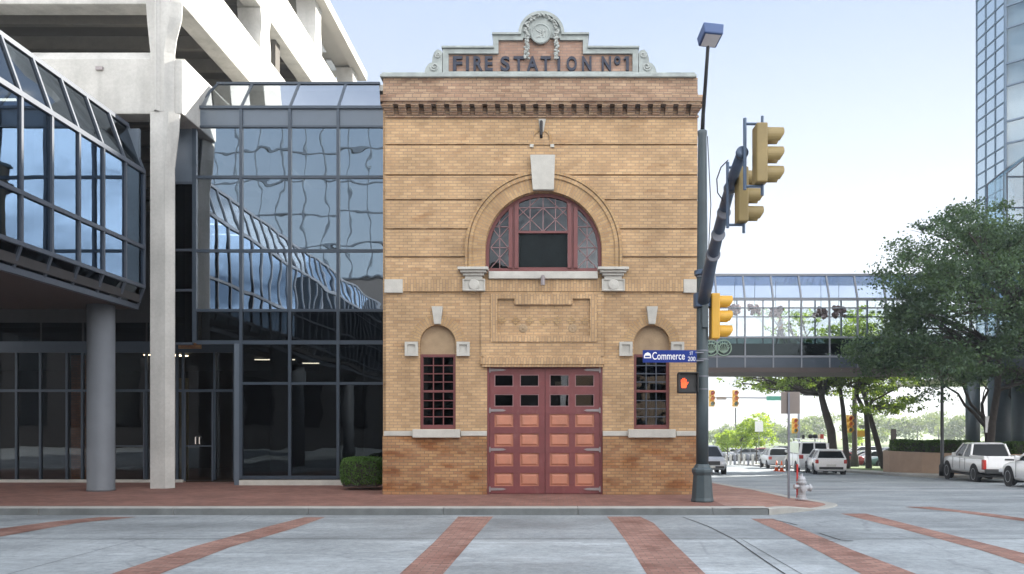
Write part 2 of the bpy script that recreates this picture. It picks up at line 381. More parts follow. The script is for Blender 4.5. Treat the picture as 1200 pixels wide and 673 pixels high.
M['olive_y'] = plain('faded signal housing', (.25, .185, .07), .5, var=.2)
M['sign_blue'] = plain('street sign blue', (.006, .028, .20), .5, var=.05, spec=.25)
M['white'] = plain('white lettering', (.82, .82, .82), .5, var=.02)
M['plate_back'] = plain('brown grey sign back', (.20, .17, .15), .55, var=.1)
M['galv'] = plain('galvanised post', (.17, .18, .21), .45, metal=.4, var=.15)
M['silver'] = plain('silver hydrant paint', (.38, .39, .41), .45, metal=.2, var=.2)
M['red'] = plain('red paint', (.50, .035, .03), .45, var=.1)
M['orange'] = plain('traffic orange', (.80, .15, .03), .5, var=.08)
M['tan'] = plain('tan stucco wall', (.42, .30, .215), .9, var=.12, scale=2, bump=.2)
M['bark'] = plain('bark', (.052, .043, .036), .95, var=.4, scale=6, bump=.9, bscale=14)
M['tyre'] = plain('tyre rubber', (.016, .016, .017), .8)
M['rim'] = plain('alloy rim', (.40, .41, .42), .35, metal=.7)
M['tail'] = plain('tail lamp', (.45, .03, .02), .2, coat=.6)
M['amber'] = plain('amber lamp', (.70, .20, .03), .2, coat=.6)
M['lamp'] = plain('clear lamp', (.65, .67, .70), .12, coat=.8)
M['chrome'] = plain('chrome', (.6, .6, .62), .15, metal=1)
M['car_glass'] = plain('car glass', (.012, .015, .017), .1, spec=.18, coat=.0, var=.05)
for k, c in dict(p_white=(.82, .82, .81), p_silver=(.46, .47, .49), p_dark=(.035, .04, .05), p_red=(.32, .025, .025), p_blue=(.05, .10, .22), p_grey=(.16, .17, .18), p_tan=(.40, .34, .26), p_green=(.10, .20, .19)).items():
    M[k] = plain('car paint ' + k[2:], c, .28, metal=.15 if k in ('p_silver', 'p_grey') else 0, var=.03, coat=.7)
M['plate'] = plain('number plate', (.6, .6, .56), .5)
M['g_box'] = glass('blue curtain glass', (.10, .12, .13), .58, (.82, .90, .97), wav=.007, wscale=.85)
M['g_low'] = glass('dark curtain glass', (.09, .10, .105), .045, (.6, .68, .75), wav=.006, edge=.25, wscale=.8)
M['g_wing'] = glass('blue wing glass', (.10, .13, .16), .27, (.44, .62, .86), edge=.12, wav=.005, wscale=.6)
M['g_slope'] = glass('sloped roof glass', (.30, .34, .37), .32, (.85, .92, 1), wav=.003)
M['g_eaves'] = glass('smoked eaves glass', (.17, .20, .22), .12, (.7, .82, .95), wav=.004, edge=.2)
M['g_shop'] = glass('shopfront glass', (.42, .40, .36), .03, (.9, .95, 1), wav=.004)
M['g_bridge'] = glass('clear bridge glass', (.80, .84, .85), .05, (.9, .95, 1))
M['g_bridge_roof'] = glass('tinted bridge roof glass', (.46, .54, .66), .03, (.85, .92, 1), edge=.12)
M['g_bridge_low'] = glass('dark bridge apron glass', (.05, .085, .085), .015, (.75, .9, .95), wav=.003, edge=.05)
M['g_tower'] = glass('blue tower glass', (.25, .32, .36), .58, (.80, .93, 1), wav=.002, wscale=.3)
M['g_tower_pale'] = glass('pale tower glass', (.55, .66, .72), .10, (.85, .95, 1), wav=.003, wscale=.4, edge=.2)
M['bridge_bar'] = plain('pale bridge mullion', (.17, .185, .21), .5, var=.08)
M['teal_reflection'] = plain('dark teal apron', (.012, .026, .026), .6)  # teal tint stands in for trees mirrored in the bridge apron
M['g_sash'] = glass('old window glass', (.30, .33, .33), .04, (.9, .95, 1), wav=.004, wscale=2.5)
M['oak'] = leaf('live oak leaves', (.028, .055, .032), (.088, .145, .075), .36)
M['oak_lt'] = leaf('sunlit oak leaves', (.055, .095, .025), (.17, .25, .07), .52)  # lighter copy of the oak leaves with sunlight put into the colour
M['young'] = leaf('young tree leaves', (.10, .17, .025), (.26, .36, .07), .5)
M['far_leaf'] = leaf('distant leaves', (.07, .11, .05), (.15, .20, .09), .4)
M['hedge'] = leaf('hedge leaves', (.040, .095, .018), (.12, .23, .05), .3)
M['hedge_lt'] = leaf('clipped hedge leaves', (.03, .065, .012), (.10, .19, .035), .3)
M['lawn'] = plain('lawn', (.10, .15, .04), .9, var=.35, scale=1.5, bump=.5, bscale=60)
M['lit'] = emit('lit fluorescent tube', (1, .84, .62), 3.0)
M['hand'] = emit('lit signal hand', (1, .09, .02), .34)
M['skin'] = plain('skin', (.45, .26, .18), .6); M['hair'] = plain('dark hair', (.03, .02, .017), .6)
M['shirt'] = plain('pale shirt', (.62, .62, .62), .8); M['trouser'] = plain('grey trousers', (.12, .12, .13), .8)
M['pink'] = plain('pinkish flowers', (.30, .18, .15), .8, var=.4, scale=14)
M['wreath'] = plain('pale green mosaic', (.20, .28, .22), .7, var=.3, scale=10)

# concrete street: mottled slabs, a darker gutter lane, oil marks
m, t, b, o = mat('street concrete'); b.inputs['Specular IOR Level'].default_value = .4
ge = N(t, 'ShaderNodeNewGeometry'); s = N(t, 'ShaderNodeSeparateXYZ'); t.links.new(ge.outputs['Position'], s.inputs[0])
def noise(scale, det, rough=.6, stretch=None):
    n = N(t, 'ShaderNodeTexNoise'); n.inputs['Scale'].default_value = scale; n.inputs['Detail'].default_value = det; n.inputs['Roughness'].default_value = rough
    if stretch:
        q = N(t, 'ShaderNodeMapping'); q.inputs['Scale'].default_value = stretch; t.links.new(ge.outputs['Position'], q.inputs[0]); t.links.new(q.outputs[0], n.inputs['Vector'])
    else: t.links.new(ge.outputs['Position'], n.inputs['Vector'])
    return n.outputs['Fac']
def ramp(v, lo, hi, a, c):
    q = N(t, 'ShaderNodeMapRange'); q.inputs['From Min'].default_value = lo; q.inputs['From Max'].default_value = hi
    q.inputs['To Min'].default_value = a; q.inputs['To Max'].default_value = c; t.links.new(v, q.inputs['Value']); return q.outputs['Result']
def mulv(a, c):
    q = N(t, 'ShaderNodeMath', operation='MULTIPLY'); t.links.new(a, q.inputs[0]); t.links.new(c, q.inputs[1]); return q.outputs[0]
v = mulv(ramp(noise(.35, 6, .6, (1, 1.6, 1)), .32, .68, .70, 1.22), ramp(noise(9, 5, .7), .3, .7, .78, 1.18))
v = mulv(v, ramp(noise(.9, 5, .7, (.25, 2.2, 1)), .54, .68, 1, 1.35))       # pale worn streaks along the traffic lanes
v = mulv(v, ramp(noise(.55, 6, .75, (.5, 1, 1)), .60, .74, 1, .62))          # oily patches
v = mulv(v, ramp(s.outputs['Y'], 12.85, 12.95, 1.06, .84))                    # separately poured kerb lane
nz_c = N(t, 'ShaderNodeTexNoise'); nz_c.inputs['Scale'].default_value = 1.3; nz_c.inputs['Detail'].default_value = 5
t.links.new(ge.outputs['Position'], nz_c.inputs['Vector'])
ad = N(t, 'ShaderNodeMix', data_type='VECTOR'); ad.inputs['Factor'].default_value = .22; t.links.new(ge.outputs['Position'], ad.inputs[4]); t.links.new(nz_c.outputs['Color'], ad.inputs[5])
vo = N(t, 'ShaderNodeTexVoronoi'); vo.feature = 'DISTANCE_TO_EDGE'; vo.inputs['Scale'].default_value = .42; t.links.new(ad.outputs[1], vo.inputs['Vector'])
crk = ramp(vo.outputs['Distance'], .003, .010, .80, 1.0)
gate = ramp(noise(.23, 2), .47, .55, 0, 1)
cm_ = N(t, 'ShaderNodeMix', data_type='FLOAT'); cm_.inputs[2].default_value = 1.0; t.links.new(gate, cm_.inputs[0]); t.links.new(crk, cm_.inputs[3])
v = mulv(v, cm_.outputs[0])
v = mulv(v, ramp(noise(28, 3, .8), .35, .75, .9, 1.1))
mx = N(t, 'ShaderNodeMix', data_type='RGBA', blend_type='MULTIPLY'); mx.inputs['Factor'].default_value = 1; mx.inputs['A'].default_value = (.30, .328, .342, 1)
t.links.new(v, mx.inputs['B']); t.links.new(mx.outputs['Result'], b.inputs['Base Color'])
t.links.new(ramp(noise(.8, 4), .3, .7, .55, .8), b.inputs['Roughness'])
bp = N(t, 'ShaderNodeBump'); bp.inputs['Strength'].default_value = .15; bp.inputs['Distance'].default_value = .01
t.links.new(noise(60, 3), bp.inputs['Height']); t.links.new(bp.outputs[0], b.inputs['Normal'])
M['road'] = m
# ================================================================== the ground
def sheet(name, ys, x0, x1, dz, m, kind='structure', zf=gz):
    mb = MB(); vs = []; fs = []
    for y in ys: vs += [(x0(y) if callable(x0) else x0, y, zf(y)+dz), (x1(y) if callable(x1) else x1, y, zf(y)+dz)]
    for i in range(len(ys)-1): fs.append((2*i, 2*i+1, 2*i+3, 2*i+2))
    o = mb.add(vs, fs).build(name, m); tag(o, kind=kind); return o
YS = [-900, -60, 0, 10] + [16 + i*.5 for i in range(14)] + list(range(24, 82, 2)) + [84, 120, 400, 1600]
sheet('road', YS, -900, 900, 0, M['road'])
o = MB().box(-70, 3.88, 16.9, 46, -.6, 0).build('sidewalk', M['paver']); tag(o, kind='structure')
# corner pavement with its ramp, kept level with the falling side street
def edge(y):
    if y < 19.2: return 4.7 + 2.4*math.sin(max(0, min(1, (y-16.5)/2.7))*math.pi/2)
    if y < 26: t = (y-19.2)/6.8; return 7.1 - .7*(3*t*t-2*t**3)
    return 6.4
def eh(y):                                         # kerb upstand: dropped to the street along the ramp
    if y < 16.9: return .15
    if y < 17.6: return .15 - .125*(y-16.9)/.7
    if y < 21.5: return .025
    if y < 24: return .025 + .105*(y-21.5)/2.5
    return .13
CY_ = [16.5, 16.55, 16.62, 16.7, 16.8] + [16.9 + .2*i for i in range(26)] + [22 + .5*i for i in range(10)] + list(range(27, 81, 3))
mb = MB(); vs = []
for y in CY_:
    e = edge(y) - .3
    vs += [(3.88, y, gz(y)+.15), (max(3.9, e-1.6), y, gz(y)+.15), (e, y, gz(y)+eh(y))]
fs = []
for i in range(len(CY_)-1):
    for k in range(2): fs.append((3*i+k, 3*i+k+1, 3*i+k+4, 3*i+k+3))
tag(mb.add(vs, fs).build('sidewalk', M['paver_worn_flare']), kind='structure')
mb = MB(); vs = []; fs = []
for y in CY_:
    e = edge(y); z = gz(y)+eh(y)
    vs += [(e-.3, y, z+.003), (e-.03, y, z+.003), (e, y, z-.02), (e, y, gz(y)-.1)]
for i in range(len(CY_)-1):
    for k in range(3): fs.append((4*i+k, 4*i+k+1, 4*i+k+5, 4*i+k+4))
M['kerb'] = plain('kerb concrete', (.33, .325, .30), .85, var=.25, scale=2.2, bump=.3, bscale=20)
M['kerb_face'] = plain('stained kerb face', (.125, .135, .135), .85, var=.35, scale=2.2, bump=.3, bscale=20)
tag(mb.add(vs, fs).build('kerb', M['kerb']), kind='structure')
mb = MB(); x = -60.3
while x < 4.6:
    x1 = min(x+2.9, 4.70)
    mb.prism([(16.5, -.16), (16.515, -.005), (16.54, .006), (16.9, .006), (16.9, -.16)], x, x1-.012, axis='x'); x += 2.9
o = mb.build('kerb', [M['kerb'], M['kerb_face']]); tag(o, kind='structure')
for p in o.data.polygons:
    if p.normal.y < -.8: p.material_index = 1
# brick crosswalk strips, read off the photograph and laid on the street
def on_road(px, py): 
    d = FPX*(EYE+.146)/(py-CY); return ((px-CX)/FPX*d, d, -.146)
def strip(lefts, rights):
    mb = MB(); vs = []; n = len(lefts)
    for a, c in zip(lefts, rights): vs += [on_road(*a), on_road(*c)]
    # carried on toward the far kerb behind the photographer
    a0, a1, c0, c1 = Vector(vs[0]), Vector(vs[2]), Vector(vs[1]), Vector(vs[3])
    vs = [a0+(a0-a1).normalized()*8, c0+(c0-c1).normalized()*8] + vs
    mb.add(vs, [(2*i, 2*i+1, 2*i+3, 2*i+2) for i in range(n)])
    tag(mb.build('crosswalk_strip', M['strip']), kind='structure')
strip([(-120, 643), (0, 619.5), (60, 611.5), (118, 606)], [(-60, 647), (0, 629), (90, 613), (160, 606)])
strip([(129, 673), (225, 641), (318, 616), (357, 606.2)], [(187, 673), (270, 641), (345, 619), (381, 606.2)])
strip([(468, 673), (508, 636), (530, 613), (537, 605.5)], [(519, 673), (551, 636), (571, 613), (578, 605.5)])
strip([(758, 673), (735, 636), (718, 613), (711, 605.5)], [(827, 673), (789, 636), (766, 613), (750, 605.5)])
strip([(1010, 673), (950, 641), (905, 619), (880, 608)], [(1075, 673), (1000, 645), (945, 622), (906, 608)])
strip([(1290, 690), (1150, 645), (1050, 618), (985, 602)], [(1340, 690), (1215, 652), (1095, 622), (1015, 602)])
strip([(1420, 660), (1200, 611), (1120, 600), (1060, 594)], [(1480, 660), (1240, 613), (1160, 602), (1090, 594)])
# joints and cracks in the slabs
mb = MB()
def seam(pts, w=.018):
    P = [Vector(p) for p in pts]
    for a, c in zip(P, P[1:]):
        d = (c-a).normalized(); n = Vector((-d.y, d.x, 0))*w/2
        mb.quad(a-n, a+n, c+n, c-n)
z_ = -.1435
seam([(x, 12.9 + .01*math.sin(x), z_) for x in range(-14, 16)], .02)
seam([(*on_road(px, py)[:2], z_) for px, py in ((800, 606), (830, 617), (860, 632), (893, 655), (920, 673), (960, 705))], .024)
seam([(*on_road(px, py)[:2], z_) for px, py in ((905, 609), (925, 613), (934, 615.5))], .03)
seam([(*on_road(px, py)[:2], z_) for px, py in ((960, 625), (985, 633), (1000, 634), (960, 634.5))], .03)
for x in (-6.9, 3.2): seam([(x, y, z_) for y in (2, 9, 12.9)], .01)
tag(mb.build('pavement_joints', M['dark']), kind='structure')
# faint worn crossing lines over the side street and the far pavement
M['worn'] = plain('worn white road paint', (.40, .41, .42), .8, var=.35, scale=4)
for y in (25.5, 28.2):
    mb = MB().quad((7.6, y, gz(y)+.004), (17.8, y, gz(y)+.004), (17.8, y+.35, gz(y+.35)+.004), (7.6, y+.35, gz(y+.35)+.004))
    tag(mb.build('crossing_line', M['worn']), kind='structure')
for k in range(5):
    x0 = 12.9; ys = [31+k*9.5 + .5*i for i in range(7)]
    sheet('lane_line', ys, x0-.06, x0+.06, .004, M['worn'])
def far_edge(y):
    if y < 36.5: return 21.6
    if y < 40: t = (y-36.5)/3.5; return 21.6 - 2.9*(3*t*t-2*t**3)
    return 18.7
FY = [22 + .5*i for i in range(48)] + list(range(46, 79, 2))
sheet('sidewalk', FY, lambda y: far_edge(y)+.3, 140, .14, M['concrete_dim'])
mb = MB(); vs = []; fs = []
for y in FY:
    e = far_edge(y); z = gz(y)+.145
    vs += [(e+.3, y, z), (e+.03, y, z), (e, y, z-.02), (e, y, gz(y)-.1)]
for i in range(len(FY)-1):
    for k in range(3): fs.append((4*i+k+1, 4*i+k, 4*i+k+4, 4*i+k+5))
tag(mb.add(vs, fs).build('kerb', M['kerb']), kind='structure')
sheet('lawn', list(range(44, 79, 2)), lambda y: 20.4, 60, .16, M['lawn'])
sheet('lawn', [110, 200, 400, 900], -300, 500, .06, M['lawn'])
sheet('kerb_island', [70, 72, 74, 76, 78], -6, 15.5, .10, M['concrete'])

# ================================================================== the fire station
fs_ = thing('fire_station', 'two storey buff brick fire station with oxblood carriage doors and a lettered parapet', 'fire station', (0, 20, 0))
XL, XR = FX(452), FX(817)
def arch_open(x0, x1, z0, zc, r, n=28):
    c = (x0+x1)/2
    return [(x0, z0), (x1, z0)] + arc(c, zc, r, 0, 180, n)
RW = (FX(705)-FX(569))/2
big = [(XC-RW, FZ(319)), (XC+RW, FZ(319))] + arc(XC, ZC, RW, 0, 180, 40)
SW = [(FX(492), FX(534)), (FX(742.7), FX(784.7))]
smalls = [arch_open(a, c, FZ(503), FZ(402), (c-a)/2) for a, c in SW]
DX0, DX1, DZ = FX(570.8), FX(706.2), FZ(429.6)
TOP = FZ(95)
plate('wall', [(XL, -.3), (DX0, -.3), (DX0, DZ), (DX1, DZ), (DX1, -.3), (XR, -.3), (XR, TOP), (XL, TOP)], [big]+smalls, 20, 20.38, M['brick'], fs_)
BX0, BX1, BY = FX(447.5), XR + .03, 36
side = MB()
side.box(BX0, BX0+.3, 20.14, BY, -1, TOP)
# street side wall with two upper windows
zz = [(-1, 1.4), (1.4, 3.6), (3.6, 5.6), (5.6, 7.4), (7.4, TOP)]
for k, (z0, z1) in enumerate(zz):
    if k in (1, 3):
        for y0, y1 in ((20.385, 23), (24.2, 29), (30.2, BY)): side.box(BX1-.3, BX1, y0, y1, z0, z1)
    else: side.box(BX1-.3, BX1, 20.385, BY, z0, z1)
side.box(BX0+.3, BX1-.3, BY-.3, BY, -1, TOP)
side.build('side_wall', M['brick'], fs_)
MB().box(BX0+.31, BX1-.31, 20.4, BY-.31, 10.0, 10.2).build('roof', M['concrete_dim'], fs_)
MB().box(BX0+.31, BX1-.31, 20.4, BY-.31, 4.35, 4.6).box(BX0+.31, BX1-.31, 20.4, BY-.31, -.05, -.003).box(BX0+.31, BX1-.31, 25.6, 25.75, -.003, 4.35).build('inner_floor', M['dark'], fs_)
for y in (23, 29):
    for z0, z1 in ((1.4, 3.6), (5.6, 7.4)):
        w = MB().box(BX1-.2, BX1-.12, y, y+1.2, z0, z1).build('side_window', M['g_sash'], fs_)
        MB().box(BX1-.22, BX1-.08, y+.56, y+.64, z0, z1).box(BX1-.22, BX1-.08, y, y+1.2, (z0+z1)/2-.04, (z0+z1)/2+.04).build('sash_bar', M['red_wood'], w)
# plinth and water table
for a, c in ((FX(449), DX0), (DX1, FX(817.5))): MB().box(a, c, 19.93, 19.998, -.2, FZ(511.3)).build('plinth', M['brick_low'], fs_)
for a, c in ((FX(450.5), FX(484.5)), (FX(540.5), DX0), (DX1, FX(735.5)), (FX(792), FX(816.5))): MB().box(a, c, 19.91, 19.998, FZ(511), FZ(505.3)).build('water_table', M['stone'], fs_, bevel=.01)
# projecting courses, parted by shadow grooves, stopping against the arch
RO = FX(727.6)-XC
def band_polys(z0, z1):
    if z1 <= FZ(316) or z0 >= ZC+RO: return [[(XL, z0), (XR, z0), (XR, z1), (XL, z1)]]
    def xa(z):
        if z <= ZC: return RO
        return math.sqrt(max(0, RO*RO-(z-ZC)**2))
    n = 10; zs = [z0+(z1-z0)*i/n for i in range(n+1)]
    if z1 > ZC+RO: zs = [z for z in zs if z < ZC+RO] + [ZC+RO]; 
    Lp = [(XL, z0)] + [(XC-xa(z), z) for z in zs]; Rp = [(XR, z0)] + [(XC+xa(z), z) for z in zs]
    if zs[-1] < z1: 
        full = [(XL, z0)] + [(XC-xa(z), z) for z in zs] + [(XC+xa(z), z) for z in reversed(zs[:-1])] + [(XR, z0), (XR, z1), (XL, z1)]
        return [full]
    return [Lp+[(XL, z1)], Rp+[(XR, z1)]]
bands = MB(); g = .042
ln = [139.5, 171.6, 207, 236, 270, 303, 328]
for k, (a, c) in enumerate(zip(ln, ln[1:])):
    z1, z0 = FZ(a)-.002, FZ(c)+(g if c != 328 else 0)
    for p in band_polys(z0, z1): bands.prism(p, 19.945, 19.998)
bands.build('projecting_course', M['brick'], fs_)
sb = MB()
for a, c in ((FX(472.6), FX(542.5)), (FX(568), FX(706)), (FX(732), FX(800.3))): sb.box(a, c, 19.94, 19.998, FZ(342), FZ(328)-.002)
sb.build('soldier_course', M['soldier'], fs_)
for a, c in ((451, 472.5), (800.5, 817.5)): MB().box(FX(a), FX(c), 19.925, 19.998, FZ(343.8), FZ(328)).build('corner_block', M['stone'], fs_, bevel=.01)
# big arch
capz = FZ(315.2)
ring = [(XC+RO, capz)] + arc(XC, ZC, RO, 0, 180, 44) + [(XC-RO, capz), (XC-RW-.005, capz)] + arc(XC, ZC, RW+.005, 180, 0, 44) + [(XC+RW+.005, capz)]
ar = plate('arch', ring, [], 19.90, 19.998, M['polar'], fs_)
def hoop(r0, r1): return [(XC+r1, capz)] + arc(XC, ZC, r1, 0, 180, 44) + [(XC-r1, capz), (XC-r0, capz)] + arc(XC, ZC, r0, 180, 0, 44) + [(XC+r0, capz)]
plate('arch_moulding', hoop(RO-.16, RO-.07), [], 19.865, 19.897, M['polar'], ar)
plate('arch_moulding', hoop(RO-.05, RO+.02), [], 19.845, 19.897, M['polar'], ar)
ks = MB().hexa([(FX(624.5), 19.80, FZ(225.2)), (FX(649), 19.80, FZ(225.2)), (FX(649), 20.1, FZ(225.2)), (FX(624.5), 20.1, FZ(225.2)),
                (FX(621.5), 19.74, FZ(185.4)), (FX(650.5), 19.74, FZ(185.4)), (FX(650.5), 20.1, FZ(185.4)), (FX(621.5), 20.1, FZ(185.4))]).build('keystone', M['stone'], fs_, bevel=.015)
for a, c in ((537.7, 573.2), (700, 735.8)):
    cp = MB(); x0, x1 = FX(a), FX(c)
    for i, (py0, py1, ins) in enumerate(((315.2, 318.4, 0), (318.4, 321.3, .06), (321.3, 324.4, .12), (324.4, 328, .17))):
        cp.box(x0+ins, x1-ins, 19.70+ins, 20.0, FZ(py1), FZ(py0)-.001)
    cp.box(FX(a+5), FX(c-4.3), 19.88, 19.998, FZ(342), FZ(328)-.001)
    for q in ((FX(a+5), FX(a+6.6)), (FX(c-5.9), FX(c-4.3))): cp.box(q[0], q[1], 19.85, 19.88, FZ(342), FZ(328))
    cp.box(FX(a+6.6), FX(c-5.9), 19.85, 19.88, FZ(342), FZ(340.4)); cp.box(FX(a+6.6), FX(c-5.9), 19.85, 19.88, FZ(329.5), FZ(328))
    cap = cp.build('capital', M['stone'], fs_, bevel=.008)
    MB().lathe([(.0, 0), (.13, 0), (.145, -.02), (.12, -.04), (.05, -.045), (0, -.05)], ((x0+x1)/2+.01, 19.88, FZ(334.8)), 24, 'y').build('rosette', M['stone'], cap, smooth=False)
MB().box(FX(573), FX(700.2), 19.86, 20.1, FZ(327.8), FZ(319.2)).build('window_sill', M['stone'], fs_, bevel=.012)
MB().tube([(FX(636.3), 20, FZ(326)), (FX(636.3), 19.7, FZ(327))], .05).tube([(FX(636.3), 19.74, FZ(327)), (FX(636.3), 19.74, FZ(336.5))], .06).build('wall_spout', M['iron'], fs_)
# arched window
aw = plate('arched_window', [(XC-RW, FZ(319)), (XC+RW, FZ(319))] + arc(XC, ZC, RW, 0, 180, 40),
           [[(FX(572.6), FZ(313.5)), (FX(596), FZ(313.5)), (FX(596), ZC+math.sqrt((RW-.09)**2-(FX(596)-XC)**2))] + [(XC+(RW-.09)*math.cos(R(a)), ZC+(RW-.09)*math.sin(R(a))) for a in range(int(math.degrees(math.acos((FX(596)-XC)/(RW-.09))))+2, 181, 4)],
            [(FX(607.5), FZ(312.5)), (FX(665.3), FZ(312.5)), (FX(665.3), FZ(272.5)), (FX(607.5), FZ(272.5))],
            [(FX(607.5), FZ(270)), (FX(665.3), FZ(270))] + [(XC+(RW-.09)*math.cos(R(a)), ZC+(RW-.09)*math.sin(R(a))) for a in range(65, 118, 4)],
            [(FX(677), FZ(313.5)), (FX(701.4), FZ(313.5))] + [(XC+(RW-.09)*math.cos(R(a)), ZC+(RW-.09)*math.sin(R(a))) for a in range(0, int(math.degrees(math.acos((FX(677)-XC)/(RW-.09))))-1, 4)] + [(FX(677), ZC+math.sqrt((RW-.09)**2-(FX(677)-XC)**2))]],
           20.10, 20.22, M['red_wood'], fs_)
mu_ = MB()
for a, c in ((596, 600.2), (603, 607.5), (665.3, 669.5), (672.5, 677)): mu_.box(FX(a), FX(c), 20.05, 20.097, FZ(313.5), ZC+math.sqrt((RW-.06)**2-(FX((a+c)/2)-XC)**2)-.03)
mu_.box(FX(607.5), FX(665.3), 20.06, 20.097, FZ(272.5), FZ(270))
mu_.build('mullion', M['red_wood'], aw)
th = .018
def bar(mb, p, q, y=20.14, w=th):
    p, q = Vector((p[0], 0, p[1])), Vector((q[0], 0, q[1])); d = (q-p).normalized(); n = Vector((-d.z, 0, d.x))*w/2
    a = [p-n, p+n, q+n, q-n]
    mb.hexa([(*(v.x, y-.015, v.z),) for v in a] + [(*(v.x, y+.015, v.z),) for v in a])
lat = MB(); F2 = lambda px, py: (FX(px), FZ(py))
def zarc(px): return ZC+math.sqrt(max(.01, (RW-.09)**2-(FX(px)-XC)**2))
for x in (621, 636.4, 651): bar(lat, F2(x, 270), (FX(x), zarc(x)))
bar(lat, F2(607.5, 242), F2(665.3, 242))
for p, q in (((607.5, 242), (636.4, 270)), ((607.5, 270), (636.4, 242)), ((636.4, 242), (665.3, 270)), ((636.4, 270), (665.3, 242)), ((607.5, 252), (633, 229)), ((665.3, 252), (640, 229))): bar(lat, F2(*p), F2(*q))
lat.build('muntin', M['munt'], aw)
for s0, s1 in ((574.5, 596), (677, 699.5)):
    lat = MB(); mid = (s0+s1)/2
    bar(lat, F2(mid, 313), (FX(mid), zarc(mid))); 
    for y in (289, 264.5): bar(lat, F2(s0 if y > 280 else (s0 if s0 > 640 else s0+5), y), F2(s1 if s1 < 640 or y > 280 else s1-5, y))
    for p, q in (((s0, 313), (s1, 289)), ((s0, 289), (s1, 313)), ((s0, 289), (s1, 264.5)), ((s0+2, 266), (s1-1, 289))): bar(lat, F2(*p), F2(*q))
    if s0 < 640: bar(lat, F2(s0+8, 264.5), F2(s1, 250)); 
    else: bar(lat, F2(s1-8, 264.5), F2(s0, 250))
    lat.build('muntin', M['munt'], aw)
for poly in ([F2(573, 313), F2(596, 313)] + [(FX(x), zarc(x)) for x in (596, 590, 585, 580, 576, 573.5)],
             [F2(607.5, 312.5), F2(665.3, 312.5), F2(665.3, 272), F2(607.5, 272)],
             [F2(607.5, 270.5), F2(665.3, 270.5)] + [(FX(x), zarc(x)) for x in (665, 655, 645, 636, 627, 617, 608)],
             [F2(677, 313), F2(701, 313)] + [(FX(x), zarc(x)) for x in (700.5, 698, 694, 689, 683, 677)]):
    plate('pane', poly, [], 20.152, 20.158, M['g_sash'], aw)
# a grey sheet behind the upper middle panes
MB().box(FX(608), FX(665), 20.26, 20.28, FZ(270), FZ(226)).build('grey_backing', M['col_grey'], aw)
MB().box(FX(608), FX(665), 20.125, 20.13, FZ(312), FZ(273)).build('dark_sheet', plain('dark sheet', (.007, .011, .012), .55, spec=.15, var=.5, scale=4, bump=.3, bscale=6), aw)  # dark matte sheet in front of the lower middle pane
# small windows
for k, (a, c) in enumerate(SW):
    sw = MB(); z0, z1 = FZ(503), FZ(415)
    f = .075
    sw.box(a, a+f, 20.08, 20.2, z0, z1).box(c-f, c, 20.08, 20.2, z0, z1).box(a+f, c-f, 20.08, 20.2, z1-f, z1).box(a+f, c-f, 20.08, 20.2, z0, z0+.11)
    zm = (z0+z1)/2-.02
    sw.box(a+f, c-f, 20.07, 20.2, zm, zm+.06)
    w = sw.build('sash_window', M['red_wood'], fs_, bevel=.006)
    mt = MB()
    for i in (1, 2): x = a+f+(c-a-2*f)*i/3; mt.box(x-.012, x+.012, 20.10, 20.14, z0+.11, zm).box(x-.012, x+.012, 20.10, 20.14, zm+.06, z1-f)
    for lo, hi in ((z0+.11, zm), (zm+.06, z1-f)):
        for i in (1, 2, 3): z = lo+(hi-lo)*i/4; mt.box(a+f, c-f, 20.105, 20.135, z-.012, z+.012)
    mt.build('muntin', M['red_wood'] if k == 0 else M['frame_lt'], w)
    MB().box(a+f, c-f, 20.15, 20.155, z0+.11, z1-f).build('pane', M['g_sash'], w)
    if k == 1: MB().box(FX(757), FX(761), 20.5, 20.56, z0, z1-.3).box(FX(765), FX(769), 20.5, 20.56, z0, z1-.3).box(FX(771), FX(779), 20.7, 20.76, z0+.1, z1-.7).build('room_light_bar', M['white'], w)  # white bars paint the daylight seen inside the room
    plate('tympanum', [(a, FZ(415))] + [(c, FZ(415))] + arc((a+c)/2, FZ(402), (c-a)/2, 0, 180, 20), [], 20.12, 20.2, M['stucco'], fs_)
    r = (c-a)/2; xc = (a+c)/2; zc = FZ(402)
    pol = brick('small arch brick', (.47, .315, .16), (.38, .235, .12), MORT, mode='polar', polar=(xc, zc, .6))
    plate('small_arch', [(xc+r+.26, zc-.02)] + arc(xc, zc, r+.26, 0, 180, 24) + [(xc-r-.26, zc-.02), (xc-r, zc-.02)] + arc(xc, zc, r, 180, 0, 24) + [(xc+r, zc-.02)], [], 19.985, 19.998, pol, fs_)
    MB().hexa([(xc-.085, 19.90, FZ(380.4)), (xc+.085, 19.90, FZ(380.4)), (xc+.085, 20.05, FZ(380.4)), (xc-.085, 20.05, FZ(380.4)),
               (xc-.145, 19.87, FZ(360)), (xc+.145, 19.87, FZ(360)), (xc+.145, 20.05, FZ(360)), (xc-.145, 20.05, FZ(360))]).build('keystone', M['stone'], fs_, bevel=.01)
    for x0 in (a-.38, c+.03):
        q = MB(); e = .07
        q.box(x0, x0+.34, 19.96, 19.998, FZ(417.5), FZ(401))
        z0_, z1_ = FZ(417.5), FZ(401)
        q.box(x0, x0+e, 19.92, 19.958, z0_, z1_).box(x0+.34-e, x0+.34, 19.92, 19.958, z0_, z1_).box(x0+e, x0+.34-e, 19.92, 19.958, z0_, z0_+e).box(x0+e, x0+.34-e, 19.92, 19.958, z1_-e, z1_)
        q.build('impost_block', M['stone'], fs_)
    MB().box(a-.16, c+.13, 19.80, 20.08, FZ(513), FZ(503.3)).build('window_sill', M['stone'], fs_, bevel=.015)
